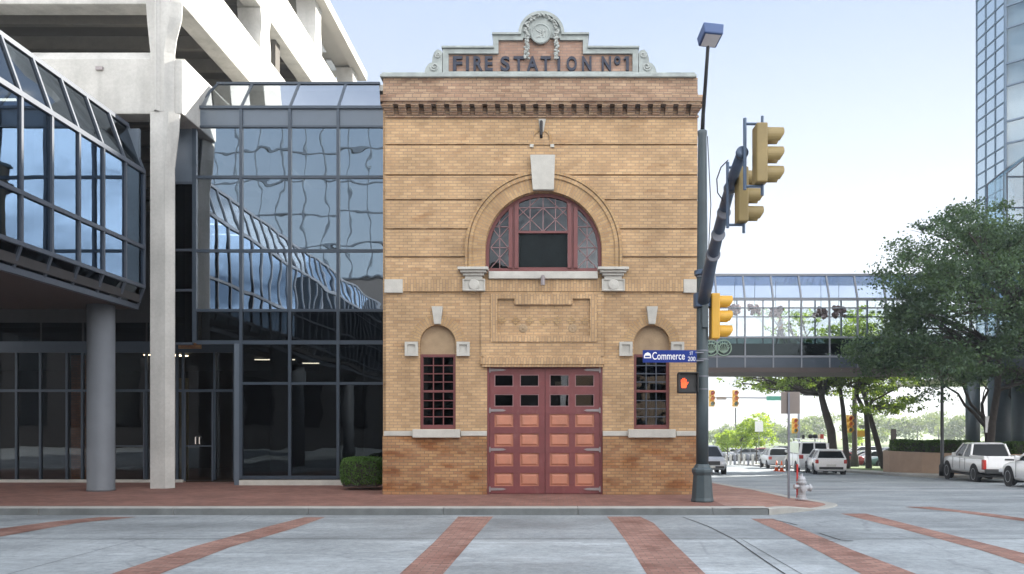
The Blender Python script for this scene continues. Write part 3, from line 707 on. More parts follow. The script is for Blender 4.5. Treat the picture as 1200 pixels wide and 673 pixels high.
# centre bay and its framed brick panel
cb = plate('centre_bay', [(FX(563.5), FZ(418)), (FX(707.5), FZ(418)), (FX(707.5), FZ(342.3)), (FX(563.5), FZ(342.3))],
           [[(FX(575.5), FZ(401)), (FX(699), FZ(401)), (FX(699), FZ(345)), (FX(575.5), FZ(345))]], 19.955, 19.998, M['brick'], fs_)
inner = [F2(583, 394), F2(691.5, 394), F2(691.5, 350.5), F2(671, 350.5), F2(671, 357.5), F2(603, 357.5), F2(603, 350.5), F2(583, 350.5)]
plate('panel_border', [F2(575.5, 401), F2(699, 401), F2(699, 345), F2(575.5, 345)], [inner], 19.925, 19.998, M['soldier'], fs_)
M['patt'] = brick('patterned panel brick', (.50, .345, .18), (.40, .255, .125), (.31, .225, .14), bw=.12, rh=.06, stain=((.8, .74, .68), .5))
dg = MB(); cx0, cz0 = FX(637), FZ(376)
for k in range(-3, 4):
    r = .12
    dg.prism([(cx0+k*.36-r, cz0), (cx0+k*.36, cz0-r), (cx0+k*.36+r, cz0), (cx0+k*.36, cz0+r)], 19.988, 19.997)
dg.build('diaper_brick', M['patt'], fs_)
for px in (613, 671): MB().lathe([(0, 0), (.12, 0), (.09, -.012), (.04, -.014), (0, -.03)], (FX(px), 19.996, FZ(385)), 9, 'y').build('rosette', M['stucco'], fs_)
li = MB().box(FX(563.5), FX(708), 19.88, 19.998, FZ(427.5), FZ(419.5)).box(FX(567), FX(704), 19.93, 19.998, FZ(419.5)+.001, FZ(418)-.002).box(FX(565), FX(706.5), 19.90, 19.998, FZ(429.6)-.02, FZ(427.5)-.001)
li.build('lintel', M['soldier'], fs_, bevel=.008)
# carriage doors
zb = .0
MB().box(DX0, DX0+.06, 20.02, 20.3, zb, DZ).box(DX1-.06, DX1, 20.02, 20.3, zb, DZ).box(DX0+.06, DX1-.06, 20.02, 20.3, DZ-.05, DZ).build('door_frame', M['red_paint'], fs_)
DM = FX(638.8)
for k in range(2):
    x0, x1 = (DX0+.065, DM-.006) if k == 0 else (DM+.006, DX1-.065)
    cols = ((579.2, 601.5), (609.2, 631.5)) if k == 0 else ((644.2, 667), (674, 696.5))
    wins = ((439, 453), (462, 476.5)); pans = ((485, 500.5), (508, 523.5), (531, 546.8), (554.5, 570))
    holes = []
    for a, c in cols:
        for p, q in wins + pans: holes.append([F2(a, q), F2(c, q), F2(c, p), F2(a, p)])
    lf = plate('carriage_door', [(x0, .015), (x1, .015), (x1, DZ-.055), (x0, DZ-.055)], holes, 20.05, 20.11, M['red_paint'], fs_)
    for a, c in cols:
        for p, q in wins:
            MB().box(FX(a)-.01, FX(c)+.01, 20.085, 20.09, FZ(q)-.01, FZ(p)+.01).build('pane', M['g_shop'], lf)
            fr = MB(); e = .02
            for b4 in ((FX(a), FX(c), FZ(q), FZ(q)+e), (FX(a), FX(c), FZ(p)-e, FZ(p)), (FX(a), FX(a)+e, FZ(q)+e, FZ(p)-e), (FX(c)-e, FX(c), FZ(q)+e, FZ(p)-e)): fr.box(b4[0], b4[1], 20.06, 20.082, b4[2], b4[3])
            fr.build('pane_bead', M['munt'], lf)
        for p, q in pans:
            X0, X1, Z0, Z1 = FX(a), FX(c), FZ(q), FZ(p)
            pm = MB().box(X0-.01, X1+.01, 20.088, 20.105, Z0-.01, Z1+.01)
            e = .07
            pm.hexa([(X0+.03, 20.087, Z0+.03), (X1-.03, 20.087, Z0+.03), (X1-e, 20.062, Z0+e), (X0+e, 20.062, Z0+e),
                     (X0+.03, 20.087, Z1-.03), (X1-.03, 20.087, Z1-.03), (X1-e, 20.062, Z1-e), (X0+e, 20.062, Z1-e)])
            pm.build('door_panel', M['salmon'], lf)
    for py in (433.5, 481, 527, 573.5):
        hx0, hx1 = (x0+.005, x0+.43) if k == 0 else (x1-.43, x1-.005)
        tip = hx1 if k == 0 else hx0; but = hx0 if k == 0 else hx1; z = FZ(py); sg = 1 if k == 0 else -1
        MB().prism([(but, z-.035), (but+sg*.34, z-.028), (tip, z), (but+sg*.34, z+.028), (but, z+.035)], 20.03, 20.048).box(but-.02, but+.02, 20.015, 20.047, z-.07, z+.07).build('strap_hinge', M['iron'], lf)
    if k == 1: MB().box(FX(650.5), FX(658.5), 20.115, 20.12, FZ(452.5), FZ(447)).build('paper_notice', M['white'], lf)
# cornice
def fz(py, d): return EYE-(py-CY)/FPX*d
co = MB(); yb = 20
D = 19.72; xl, xr = FX(446, D), FX(824, D)
co.box(FX(449, 19.86), FX(817.5, 19.86), 19.86, 20.2, fz(110.5, 19.86), FZ(95)+.02)            # frieze
co.box(xl+.12, xr-.12, D+.06, 20.2, fz(113.5, D+.06), fz(110.5, 19.86)-.001)
co.box(xl, xr, D-.06, 20.2, fz(118.6, D-.06), fz(113.5, D+.06)-.001)
zt = fz(118.6, D-.06)-.001; zb_ = FZ(139.5)
co.box(FX(452.5), FX(817), 19.93, 20.2, zb_, zt)
co.box(xl+.06, xr-.06, 19.70, 19.929, zt-.055, zt-.001)
co.box(FX(452), FX(818), 19.89, 19.9295, zb_, zb_+.045)
slots = [463.4 + k*14.95 for k in range(24)]
edges = [446.5] + [s for p in [(s-3, s+3) for s in slots] for s in p] + [823.5]
for i in range(0, len(edges), 2):
    a, c = edges[i], edges[i+1]
    hs = [zt-.056-(zt-.056-zb_-.046)*j/5 for j in range(6)]
    for j in range(5):
        y = 19.70+.038*j; lo = .03*j if i == 0 else 0; hi = .03*j if i == len(edges)-2 else 0
        co.box(FX(a, 19.72)+lo, FX(c, 19.72)-hi, y, 19.929, hs[j+1]+.012, hs[j]-.0005)
        co.box(FX(a, 19.72)+lo+.004, FX(c, 19.72)-hi-.004, y+.03, 19.929, hs[j+1], hs[j+1]+.012)
co.build('cornice', M['brick_top'], fs_)
MB().box(FX(445.3, 19.8), FX(816.5, 19.8), 19.78, 20.5, FZ(94.5), FZ(91)).box(FX(447, 19.8), FX(815, 19.8), 19.84, 20.45, FZ(91)+.0005, FZ(88)).build('coping', M['patina'], fs_, bevel=.012)
# lettered parapet
outl = [F2(519.3, 88.5), F2(747.7, 88.5), F2(747.7, 58.8), F2(689.2, 58.8), F2(689.2, 43)] + [(FX(634.5)+.556*math.cos(R(a)), FZ(43)+.556*math.sin(R(a))) for a in range(0, 181, 6)] + [F2(578, 43), F2(578, 58.8), F2(519.3, 58.8)]
plate('parapet', outl, [], 20.0, 20.32, M['brick_red'], fs_)
hole = [F2(526, 85.3), F2(741, 85.3), F2(741, 64.3), F2(683, 64.3), F2(683, 48.5), F2(656, 48.5), F2(656, 46), F2(613, 46), F2(613, 48.5), F2(584.3, 48.5), F2(584.3, 64.3), F2(526, 64.3)]
sf = plate('parapet_frame', outl, [hole], 19.93, 19.998, M['patina'], fs_)
capm = MB()
for a, c, y in ((518, 579, 58.5), (577, 611, 42.8), (657.5, 690.2, 42.8), (688.2, 748.7, 58.5)): capm.box(FX(a), FX(c), 19.88, 20.36, FZ(y)+.001, FZ(y-2.2))
capm.build('parapet_cap', M['patina'], fs_)
M['patina_lt'] = plain('pale terracotta relief', (.37, .39, .37), .75, var=.35, scale=9)
hp = [(FX(634.5)+r*math.cos(R(a)), FZ(43)+r*math.sin(R(a))) for r, rng in ((.60, range(0, 181, 6)), (.52, range(180, -1, -6))) for a in rng]
plate('lunette_cap', hp, [], 19.86, 20.36, M['patina'], fs_)
md = MB().lathe([(0, 0), (.262, 0), (.262, -.05), (.235, -.065), (.215, -.045), (.12, -.04), (0, -.04)], (FX(633.6), 19.93, FZ(42)), 36, 'y').build('medallion', M['patina'], fs_)
mg = MB(); mx0, mz0 = FX(633.6), FZ(42)
mg.tube([(mx0-.03-.09*math.cos(t*.5), 19.885, mz0+.11-.022*t+.0*t) if t < 5 else (mx0-.12+.09*math.cos((t-5)*.5)+.09, 19.885, mz0+.11-.022*t) for t in range(11)], .014, 6)
for dx in (-.01, .065, .14): mg.tube([(mx0+dx, 19.885, mz0-.10), (mx0+dx, 19.885, mz0+.10)], .014, 6)
mg.tube([(mx0-.01, 19.885, mz0+.10), (mx0+.065, 19.885, mz0+.02), (mx0+.14, 19.885, mz0+.10)], .012, 6)
mg.build('monogram', M['patina_lt'] if 'patina_lt' in M else M['patina'], md)
rnd = random.Random(3); pth = []
M['patina_lt'] = plain('pale terracotta garland', (.37, .39, .37), .75, var=.35, scale=9)
for side_ in (-1, 1):
    gar = MB(); pth = [(634.7+side_*17.4, 70-i*2.2) for i in range(15)] + [(634.5+side_*17.5*math.cos(R(a)), 38-17.5*math.sin(R(a))) for a in range(8, 90, 11)]
    gar.tube([(FX(px), 19.93, FZ(py)) for px, py in pth], .035, 6)
    for px, py in pth:
        for j in range(3): gar.ball((FX(px+rnd.uniform(-2.6, 2.6)), 19.90+rnd.uniform(-.03, .01), FZ(py+rnd.uniform(-1.2, 1.2))), rnd.uniform(.022, .042), .03, rnd.uniform(.02, .038), 7, 5)
    gar.build('garland', M['patina_lt'], fs_, smooth=True)
for sgn, x0 in ((-1, 518.6), (1, 748.4)):
    prof = [(0, 88.3), (20.5, 88.3), (20.5, 84), (18.5, 79.5), (15.5, 76), (12, 74.5), (11.5, 69), (9.5, 63), (6, 59.5), (2.5, 60.5), (0, 62)]
    sc_ = plate('scroll', [(FX(x0+sgn*a), FZ(py)) for a, py in (prof if sgn > 0 else prof[::-1])], [], 19.93, 20.2, M['patina'], fs_)
    for cx, cy, r in ((9, 80, 5.2), (5, 66, 3.6)):
        pts = [(FX(x0+sgn*(cx+(r-.22*r*t/3)*math.cos(t*.8))), 19.92, FZ(cy+(r-.22*r*t/3)*math.sin(t*.8))) for t in range(13)]
        MB().tube(pts, .02, 6).build('scroll_relief', M['patina_lt'], sc_)
# lettering, each letter fixed on its own
pos = [('F', 531, 542), ('I', 546.3, 549.6), ('R', 555, 566), ('E', 568.5, 577.5), ('S', 586.8, 597.6), ('T', 602, 614), ('A', 617.5, 630.8), ('T', 633.5, 645.5), ('I', 653.2, 656.5), ('O', 664, 676), ('N', 682, 693), ('N', 705, 716), ('o', 719.5, 727), ('1', 731.6, 736.8)]
for ch, a, c in pos:
    if ch == 'I': link_mesh('letter', MB().box(FX(a), FX(c), 19.94, 19.998, FZ(84), FZ(67.2)).mesh('letter'), M['letter'], fs_)
    elif ch == '1': link_mesh('letter', MB().box(FX(c-3.3), FX(c), 19.94, 19.998, FZ(84), FZ(67.2)).prism([(FX(a-.8), FZ(71.5)), (FX(c-3.3)-.001, FZ(70)), (FX(c-3.3)-.001, FZ(67.2)), (FX(a-.8), FZ(69.4))], 19.941, 19.998).mesh('letter'), M['letter'], fs_)
    else: link_mesh('letter', fit_text(ch, FX(a), FX(c), FZ(84.2 if ch != 'o' else 77), FZ(67), 19.97, .028, .028), M['letter'], fs_)
# hook and small blind arch under the cornice
bh = plate('blind_arch', [(FX(622.5), FZ(171)), (FX(647), FZ(171))] + arc(FX(634.7), FZ(164), FX(647)-FX(634.7), 0, 180, 20), [[(FX(625.4), FZ(170)), (FX(644), FZ(170))] + arc(FX(634.7), FZ(164), FX(644)-FX(634.7), 0, 180, 20)], 19.92, 19.943, M['polar'], fs_)
MB().hexa([(FX(632.5), 19.90, FZ(156)), (FX(637), 19.90, FZ(156)), (FX(637), 19.944, FZ(156)), (FX(632.5), 19.944, FZ(156)), (FX(631.3), 19.88, FZ(141.5)), (FX(639.6), 19.88, FZ(141.5)), (FX(639.6), 19.944, FZ(141.5)), (FX(631.3), 19.944, FZ(141.5))]).build('keystone', M['stone'], fs_)
for a in (621, 645): MB().box(FX(a), FX(a+4.4), 19.90, 19.944, FZ(174), FZ(170.6)).build('impost_block', M['stone'], fs_)
MB().tube([(FX(634.3), 19.86, FZ(145)), (FX(634.3), 19.80, FZ(150)), (FX(634.3), 19.76, FZ(162)), (FX(634.3), 19.9, FZ(162.5))], .04, 8).build('iron_hook', M['dark'], fs_)
# ================================================================== the parking garage behind the glass
GX, GY = -10.62, 21.95                              # its street corner
gar_ = thing('parking_garage', 'white concrete parking garage with open decks above the glass lobby', 'parking garage', (GX, GY, 0))
M['garage_rib'] = plain('deck rib concrete', (.15, .14, .12), .9, var=.2)
def spandrel(z0, z1, k):
    ch = .32
    prof = [(0, z0), (.0, z1-ch), (.26, z1), (.62, z1), (.62, z0)]     # chamfered top
    mb = MB()
    yb, xl = 42.2, -46
    # street face: profile pushed along x; side face: along y
    mb.prism([(GY+.22+p, z) for p, z in prof], xl, GX-.62, axis='x')
    mb.prism([(GX-p, z) for p, z in prof], GY+.84, yb, axis='y')
    mb.box(GX-.9, GX-.005, GY+.225, GY+.9, z0+.003, z1-ch)
    mb.build('spandrel', M['concrete'], gar_, bevel=.03)
LV = [(10.80, 12.70), (13.97, 15.96), (17.17, 19.35)]
for k, (a, c) in enumerate(LV): spandrel(a, c, k)
for k, z in enumerate((11.6, 14.75, 18.0)):
    mb = MB().box(-46, GX-.63, GY+.86, 42, z, z+.25)
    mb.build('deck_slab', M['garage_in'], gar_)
    rb = MB()
    y = GY+2.0
    while y < 41.5: rb.box(-46, GX-.64, y, y+.18, z-.42, z-.002); y += 1.55
    rb.build('deck_rib', M['garage_rib'], gar_)
MB().box(-46, GX-.3, 30.5, 31, 10.9, 20).box(-30, -29.5, GY+1.5, 30.4, 10.9, 20).build('inner_wall', M['garage_in'], gar_)
cf = MB()
for z in (13.75, 16.95): cf.box(-46, GX-.66, 23.2, 23.3, z-.1, z)
# columns, flared toward the beams
def flared(y, z0, z1, first=False):
    mb = MB(); w0 = .40
    x1 = GX+.02
    seg = [(z0, .80)]
    for (a, c), nxt in zip(LV, LV[1:]+[(21.1, 22)]):
        seg += [(a-.02, .80), (a+.0, 1.05), (c+.05, 1.05), (c+.6, .80), (nxt[0]-.5, .80), (nxt[0]-.05, 1.02)]
    seg = [s for s in seg if z0 <= s[0] <= z1] + [(z1, .8)]
    for (za, wa), (zc, wc) in zip(seg, seg[1:]):
        if zc-za < 1e-4: continue
        mb.hexa([(x1-.86, y-wa*.5, za), (x1, y-wa*.5, za), (x1, y+wa*.5, za), (x1-.86, y+wa*.5, za), (x1-.86, y-wc*.5, zc), (x1, y-wc*.5, zc), (x1, y+wc*.5, zc), (x1-.86, y+wc*.5, zc)])
    return mb.build('column', M['concrete'], gar_)
for y in (28.6, 35.1, 41.6): flared(y, 10.7, 21.15)
# the tall street column: eight sided shaft with a flared head at each deck
x0 = FX(176, GY)
def plan(xr, ch, dep, grow=0): return [(x0-grow, GY-.0), (xr-ch, GY-.0), (xr, GY+.2), (xr, GY+.24), (xr-.2, GY+dep), (x0-grow, GY+dep)]
def loft(sec):
    mb = MB(); n = 6; vs = [(*p, z) for z, pl_ in sec for p in pl_]; fs = [tuple(range(n)), tuple(range((len(sec)-1)*n, len(sec)*n))]
    for i in range(len(sec)-1):
        for k in range(n): fs.append((i*n+k, i*n+(k+1) % n, (i+1)*n+(k+1) % n, (i+1)*n+k))
    return mb.add(vs, fs)
XS = FX(204.5, GY+.2)
loft([(0, plan(XS, .17, .6)), (9.2, plan(XS, .17, .6)), (10.2, plan(XS+.12, .22, .6)), (10.78, plan(XS+.15, .22, .6))]).build('column', M['concrete'], gar_)
sec = [(10.79, plan(XS+.0, .2, .5)), (12.5, plan(XS, .2, .5)), (12.9, plan(XS+.05, .2, .5, .04)), (13.5, plan(XS+.2, .25, .5, .1)), (13.96, plan(XS+.22, .25, .5, .12))]
for k in (1, 2): sec += [(z+3.2*k, pl_) for z, pl_ in sec[1:5]]
hd_col = loft(sec); hd_col.prism([(x0+.22, GY-.10), (XS-.42, GY-.10), (XS-.32, GY-.004), (x0+.12, GY-.004)], 10.79, 20.3, axis='z')
hd_col.build('column_head', M['concrete'], gar_)
rc = MB().box(-46, GX+.35, 33.5, 42.6, 21.2, 21.45).box(GX-.1, GX+.42, 33.4, 42.7, 21.05, 21.5)
rc.build('roof_canopy', M['concrete_dim'], gar_)
MB().box(GX-2.6, GX-2.5, 33.6, 42, 19.0, 21.19).build('stair_glazing', M['g_tower'], gar_)
fr = MB()
for y in (33.7, 36, 38.3, 40.6): fr.box(GX-2.49, GX-2.41, y, y+.08, 19, 21.19)
fr.build('glazing_bar', M['frame_lt'], gar_)
for y in (36.2, 38.4, 40.4):
    MB().box(GX-1.2, GX-.9, y, y+1.1, 21.08, 21.15).build('ceiling_lamp', M['lamp'], gar_)
MB().box(GX-1.6, GX-1.52, 26.5, 26.58, 15.2, 17.1).box(GX-.75, GX-.67, 31.6, 31.7, 16, 17.9).box(GX-.75, GX-.67, 37.4, 37.5, 19.4, 21).build('post', M['concrete'], gar_)
MB().box(-13.1, -12.9, GY+.16, GY+.219, 12.05, 12.15).build('small_vent', M['iron'], gar_)

# ================================================================== the glazed walkway wing over the pavement
WX, WY1, WY0 = -11.6, 21.9, -11.0
wing = thing('glass_walkway', 'raised walkway wing of blue mirror glass with sloped eaves, carried over the pavement', 'glass walkway', (WX, 16, 0))
zS, zB, zM, zT, zR = 5.18, 5.75, 6.87, 9.03, 10.36
xS, xR = WX-.2, WX-.47
ys = [21.97-1.03*i for i in range(0, 33)]
ys = [y for y in ys if y > WY0]; ys[0] = WY1
def pane4(parent, a, c, d, e, m, name='pane'):
    return MB().quad(a, c, d, e).build(name, m, parent)
for i in range(len(ys)-1):
    y1, y0 = ys[i]-.03, ys[i+1]+.03
    if i < 12:
        pane4(wing, (WX, y0, zM), (WX, y1, zM), (WX, y1, zT), (WX, y0, zT), M['g_wing'])
        pane4(wing, (WX, y0, zB), (WX, y1, zB), (WX, y1, zM), (WX, y0, zM), M['g_wing'])
        pane4(wing, (WX, y0, zT), (WX, y1, zT), (xR, y1, zR), (xR, y0, zR), M['g_eaves'], 'eaves_pane')
        pane4(wing, (xS, y0, zS), (xS, y1, zS), (WX, y1, zB), (WX, y0, zB), M['g_low'], 'skirt_pane')
o = MB()
y0, y1 = WY0, ys[12]-.03
o.quad((WX, y0, zB), (WX, y1, zB), (WX, y1, zT), (WX, y0, zT)).quad((WX, y0, zT), (WX, y1, zT), (xR, y1, zR), (xR, y0, zR)).quad((xS, y0, zS), (xS, y1, zS), (WX, y1, zB), (WX, y0, zB))
tag(o.build('glazing_run', M['g_wing'], wing), kind='stuff')
fr = MB(); w = .045
for y in ys:
    fr.box(WX-.06, WX+.05, y-w, y+w*.6, zB, zT)
    for (xa, za), (xc, zc) in (((WX, zT), (xR, zR)), ((xS, zS), (WX, zB))):
        fr.hexa([(xa-.05, y-w, za), (xa+.05, y-w, za), (xa+.05, y+w*.6, za), (xa-.05, y+w*.6, za), (xc-.05, y-w, zc), (xc+.05, y-w, zc), (xc+.05, y+w*.6, zc), (xc-.05, y+w*.6, zc)])
fr.build('mullion', M['frame_lt'], wing)
fr = MB()
for x, z, h in ((WX, zT, .06), (WX, zM, .05), (WX, zB, .05), (xR, zR, .055), (xS, zS, .07)): fr.box(x-.07, x+.06, WY0, WY1, z-h, z+h)
fr.build('transom', M['frame_lt'], wing)
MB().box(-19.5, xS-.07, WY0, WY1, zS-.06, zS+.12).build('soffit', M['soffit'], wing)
MB().box(-19.5, xR-.06, WY0, WY1, zR-.1, zR+.05).build('roof', M['concrete_dim'], wing)
MB().box(-19.6, -19.5, WY0, WY1, zS, zR).box(-19.49, WX-.1, WY1-.05, WY1+.04, zS+.13, zR-.11).build('end_wall', M['panel_bl'], wing)
MB().box(-19.49, WX-.08, WY0, WY1-.06, zS+.125, zB-.05).build('floor', M['dark'], wing)
MB().lathe([(.355, 0), (.355, .05), (.345, .06), (.345, zS-.07)], (FX(113, 20.95)-.02, 21.2, 0), 40).build('column', M['col_grey'], wing, smooth=True).data.polygons[-1].use_smooth = False
for y in (8.5, -1.5): MB().lathe([(.345, -.15), (.345, zS-.07)], (-12.6, y, 0), 32).build('column', M['col_grey'], wing, smooth=True)
for y in (13.5, 15.0, 17.2, 19.5):
    MB().box(-14.6, -13.2, y, y+.08, zR-.3, zR-.26).build('lamp_tube', M['lit'], wing)

# ================================================================== the glass lobby between garage and fire station
AY = 23.3
atr = thing('glass_lobby', 'tall dark glass lobby with sloped glass eaves beside the brick fire station', 'glass lobby', (-7.6, AY, 0))
A = lambda px: FX(px, AY)
AZ = lambda py: fz(py, AY)
cols = [228.5, 283, 340, 396.5, 452]
rows = [150, 208, 294.3, 364, 401.5, 449.5, 561]
zt_, zc_ = AZ(126), AZ(149)
for i in range(4):
    for j in range(6):
        if i == 0 and j >= 4: continue
        x0, x1 = A(cols[i])+.03, A(cols[i+1])-.03
        MB().quad((x0, AY, AZ(rows[j+1])+.02), (x1, AY, AZ(rows[j+1])+.02), (x1, AY, AZ(rows[j])-.02), (x0, AY, AZ(rows[j])-.02)).build('pane', M['g_box'] if j < 3 else M['g_low'], atr)
    MB().box(A(cols[i])+.035, A(cols[i+1])-.035, AY-.01, AY+.06, zc_+.03, zt_-.05).build('spandrel_panel', M['panel_bl'], atr)
    r1 = A(cols[i+1]) if i < 3 else A(447)
    top = AZ(98.5)+.75
    q = [(A(cols[i])+.03, AY, zt_+.03), (r1-.03, AY, zt_+.03), (r1-.02 if i < 3 else A(437), AY+.85, zt_+1.10), (A(cols[i])+.03 if i else A(cols[0])+.35, AY+.85, zt_+1.10)]
    MB().quad(*q).build('eaves_pane', M['g_slope'], atr)
fr = MB()
for k, c in enumerate(cols[:4]):
    w = .045 if k else .06
    fr.box(A(c)-w, A(c)+w, AY-.06, AY+.05, AZ(561) if k else AZ(402), zt_-.06)
fr.box(-4.62, -4.41, AY-.06, AY+.05, 0, zt_-.06)
fr.build('mullion', M['frame'], atr)
fr = MB(); fl = MB()
for r, h in ((208, .045), (294.3, .045), (364, .04), (401.5, .06), (449.5, .04), (559.5, .05)):
    x0 = A(228.5)+.061 if r < 420 else A(283)+.046
    (fr if r < 420 else fl).box(x0, -4.63, AY-.045, AY+.04, AZ(r)-h, AZ(r)+h)
fr.box(A(228.5)-.06, -4.41, AY-.07, AY+.055, zt_-.055, zt_+.03).box(A(228.5)+.061, -4.63, AY-.05, AY+.04, zc_-.03, zc_+.03)
for k, c in enumerate(cols[:4]):
    dx = .32 if k == 0 else 0
    fr.hexa([(A(c)-.04, AY-.02, zt_+.03), (A(c)+.04, AY-.02, zt_+.03), (A(c)+.04, AY+.05, zt_+.03), (A(c)-.04, AY+.05, zt_+.03), (A(c)-.04+dx, AY+.83, zt_+1.1), (A(c)+.04+dx, AY+.83, zt_+1.1), (A(c)+.04+dx, AY+.9, zt_+1.1), (A(c)-.04+dx, AY+.9, zt_+1.1)])
MB().box(A(228.5)+.3, A(437)+.03, AY+.8, AY+.9, zt_+1.07, zt_+1.14).build('eaves_rail', M['frame'], atr)
fr.build('transom', M['frame'], atr)
fl.build('transom', M['frame'], atr)
MB().box(A(275)+.0, A(283)-.046, AY-.05, AY+.3, 0, AZ(403)).build('entrance_post', M['panel_bl'], atr, bevel=.01)
MB().box(A(228.5)+.3, -4.42, AY+.9, 36, zt_+.9, zt_+1.09).build('roof', M['concrete_dim'], atr)
MB().box(A(283)-.04, -4.63, AY-.08, AY+.1, 0, AZ(562.5)).build('plinth', M['stone'], atr)
# narrow return beside the white column
rt = MB().box(A(228.5)-.75, A(228.5)-.065, AY-.02, AY+.04, AZ(214), AZ(146)); rt.build('side_panel', M['panel_bl'], atr)
for a, c in ((216, 292), (295, 339), (342, 402)): 
    MB().box(A(228.5)-.75, A(228.5)-.065, AY-.005, AY+.005, AZ(c), AZ(a)).build('side_pane', M['g_low'], atr)
rt = MB()
for r in (146, 215, 293.5, 340.5, 403): rt.box(A(228.5)-.75, A(228.5)-.065, AY-.05, AY+.045, AZ(r)-.035, AZ(r)+.035)
rt.build('side_frame', M['frame_lt'], atr)
MB().box(A(228.5)-.75, A(228.5)-.07, AY+.5, AY+.6, 4.2, 10.6).build('brick_reflection', M['brick_low'], atr)  # brick sheet behind the side panes, painting their brick-red reflections
# inside: back wall, slabs, stair, columns
IN = MB().box(-60, -4.4, 33.5, 33.7, 0, 12.2).box(-13, -4.45, 27.5, 33.4, 4.6, 4.9).box(-10.6, -4.45, 27.5, 33.4, 8.4, 8.7).box(-4.45, -4.41, 23.7, 33.4, 0, 12.2)
MB().box(-60, -59.8, 0, 33.4, -.1, 14).build('boundary_wall', M['concrete_dim'], gar_)
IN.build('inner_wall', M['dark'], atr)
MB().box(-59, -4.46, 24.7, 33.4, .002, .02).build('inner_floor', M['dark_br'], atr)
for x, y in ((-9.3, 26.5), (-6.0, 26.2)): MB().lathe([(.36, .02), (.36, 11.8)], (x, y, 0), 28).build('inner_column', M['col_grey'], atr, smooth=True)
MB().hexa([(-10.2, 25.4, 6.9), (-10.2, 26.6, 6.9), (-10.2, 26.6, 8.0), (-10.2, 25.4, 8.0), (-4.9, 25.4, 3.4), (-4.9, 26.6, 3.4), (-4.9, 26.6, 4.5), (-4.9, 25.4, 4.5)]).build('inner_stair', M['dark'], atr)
# shopfront under the wing
SY = 24.55
S = lambda px: FX(px, SY)
SZ = lambda py: fz(py, SY)
sh = thing('shopfront', 'dark recessed glass shopfront with doors, in shade behind the columns', 'shopfront', (-15, SY, 0))
vx = [-38, -34, -30, -26, -22.0, -20.4, S(-60), S(-2), S(20), S(48), S(79), S(97), S(130), S(172), S(208), S(215), S(252), S(275)]
for a, c in zip(vx, vx[1:]):
    MB().quad((a+.03, SY, .08), (c-.03, SY, .08), (c-.03, SY, SZ(458)), (a+.03, SY, SZ(458))).build('pane', M['g_shop'], sh)
    MB().quad((a+.03, SY, SZ(456)), (c-.03, SY, SZ(456)), (c-.03, SY, SZ(412)), (a+.03, SY, SZ(412))).build('pane', M['g_shop'], sh)
for a, c in ((-38, S(48)), (S(48), S(97)), (S(97), S(172)), (S(172), S(208))):
    MB().quad((a+.03, SY, SZ(402)), (c-.03, SY, SZ(402)), (c-.03, SY, 5.1), (a+.03, SY, 5.1)).build('pane', M['g_low'], sh)
fr = MB()
for x in vx: fr.box(x-.035, x+.035, SY-.05, SY+.04, .08, SZ(412))
for r in (458, 412, 402): fr.box(-38, S(275), SY-.06, SY+.045, SZ(r)-.04, SZ(r)+.04)
fr.box(-38, S(275), SY-.055, SY+.04, SZ(411), SZ(403))
fr.build('frame', M['frame'], sh)
MB().box(-38, S(216), SY-.12, SY+.1, .001, .09).build('plinth', M['stone'], sh)
for x0, x1 in ((S(217), S(251)), (S(132), S(171))):
    d = MB().box(x0+.05, x1-.05, SY-.075, SY-.055, SZ(523.5), SZ(522)).box(x0, x0+.05, SY-.08, SY-.051, .05, SZ(459)).box(x1-.05, x1, SY-.08, SY-.051, .05, SZ(459)).build('door', M['frame_lt'], sh)
for x in (S(232), S(236.5)):
    MB().tube([(x, SY-.06, SZ(520.5)), (x, SY-.16, SZ(520)), (x, SY-.16, SZ(512.5)), (x, SY-.06, SZ(512))], .022, 8).build('door_handle', M['chrome'], sh)
# seen through it: brick pier, yellow-green wall, lamps
MB().box(-15.6, -14.4, 25.0, 25.3, .02, 4.1).build('inner_pier', brick('dim inner brick', (.42, .19, .10), (.30, .13, .07), (.2, .14, .1)), sh)
MB().box(-13.2, -12.1, 25.6, 25.7, .02, 3.4).build('inner_wall', M['olive'], sh)
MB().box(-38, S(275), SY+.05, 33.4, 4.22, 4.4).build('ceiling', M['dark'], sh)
for x0, x1, y in ((-13.4, -12.2, 25.3), (-13.2, -12.1, 25.6), (-10.4, -9.0, 27), (-9.2, -8.6, 28.5)):
    MB().box(x0, x1, y, y+.07, 4.13, 4.16).build('lamp_tube', M['lit'], sh)
# ================================================================== buildings across the street, seen only mirrored in the glass
op = thing('office_tower', 'blue glass office tower across the street, mirrored in the glass lobby', 'office tower', (-25, -26, 0))
MB().box(-38, -13, -50, -26.2, 16, 34).build('wall', M['panel_bl'], op)
gm = MB().quad((-38, -26, 16), (-13, -26, 16), (-13, -26, 34), (-38, -26, 34)); tag(gm.build('curtain_glass', M['g_tower'], op), kind='stuff')
fr = MB(); x = -38
while x <= -13: fr.box(x-.06, x+.06, -26.1, -25.9, 16, 34); x += 2.1
z = 16
while z <= 34: fr.box(-38, -13, -26.1, -25.88, z-.065, z+.065); z += 3.0
fr.build('curtain_grid', M['frame'], op)
MB().box(-95, 1, -50, -26.1, -.2, 15.99).build('podium', M['dark'], op)
pw = MB()
for i in range(18):
    pw.box(-84+i*4.6, -81.5+i*4.6, -26.09, -25.95, 2, 13.5)
pw.build('podium_glazing', M['g_low'], op)
ob = thing('brick_building', 'tan brick office building across the street with a regular grid of windows', 'office building', (20, -34, 0))
MB().box(2, 90, -50, -34, -.2, 11).build('wall', M['tan'], ob)
for i in range(25):
    for j in range(3):
        MB().box(4+i*3.4, 6+i*3.4, -34.05, -33.9, 1.2+j*3, 3+j*3).build('window', M['car_glass'], ob)
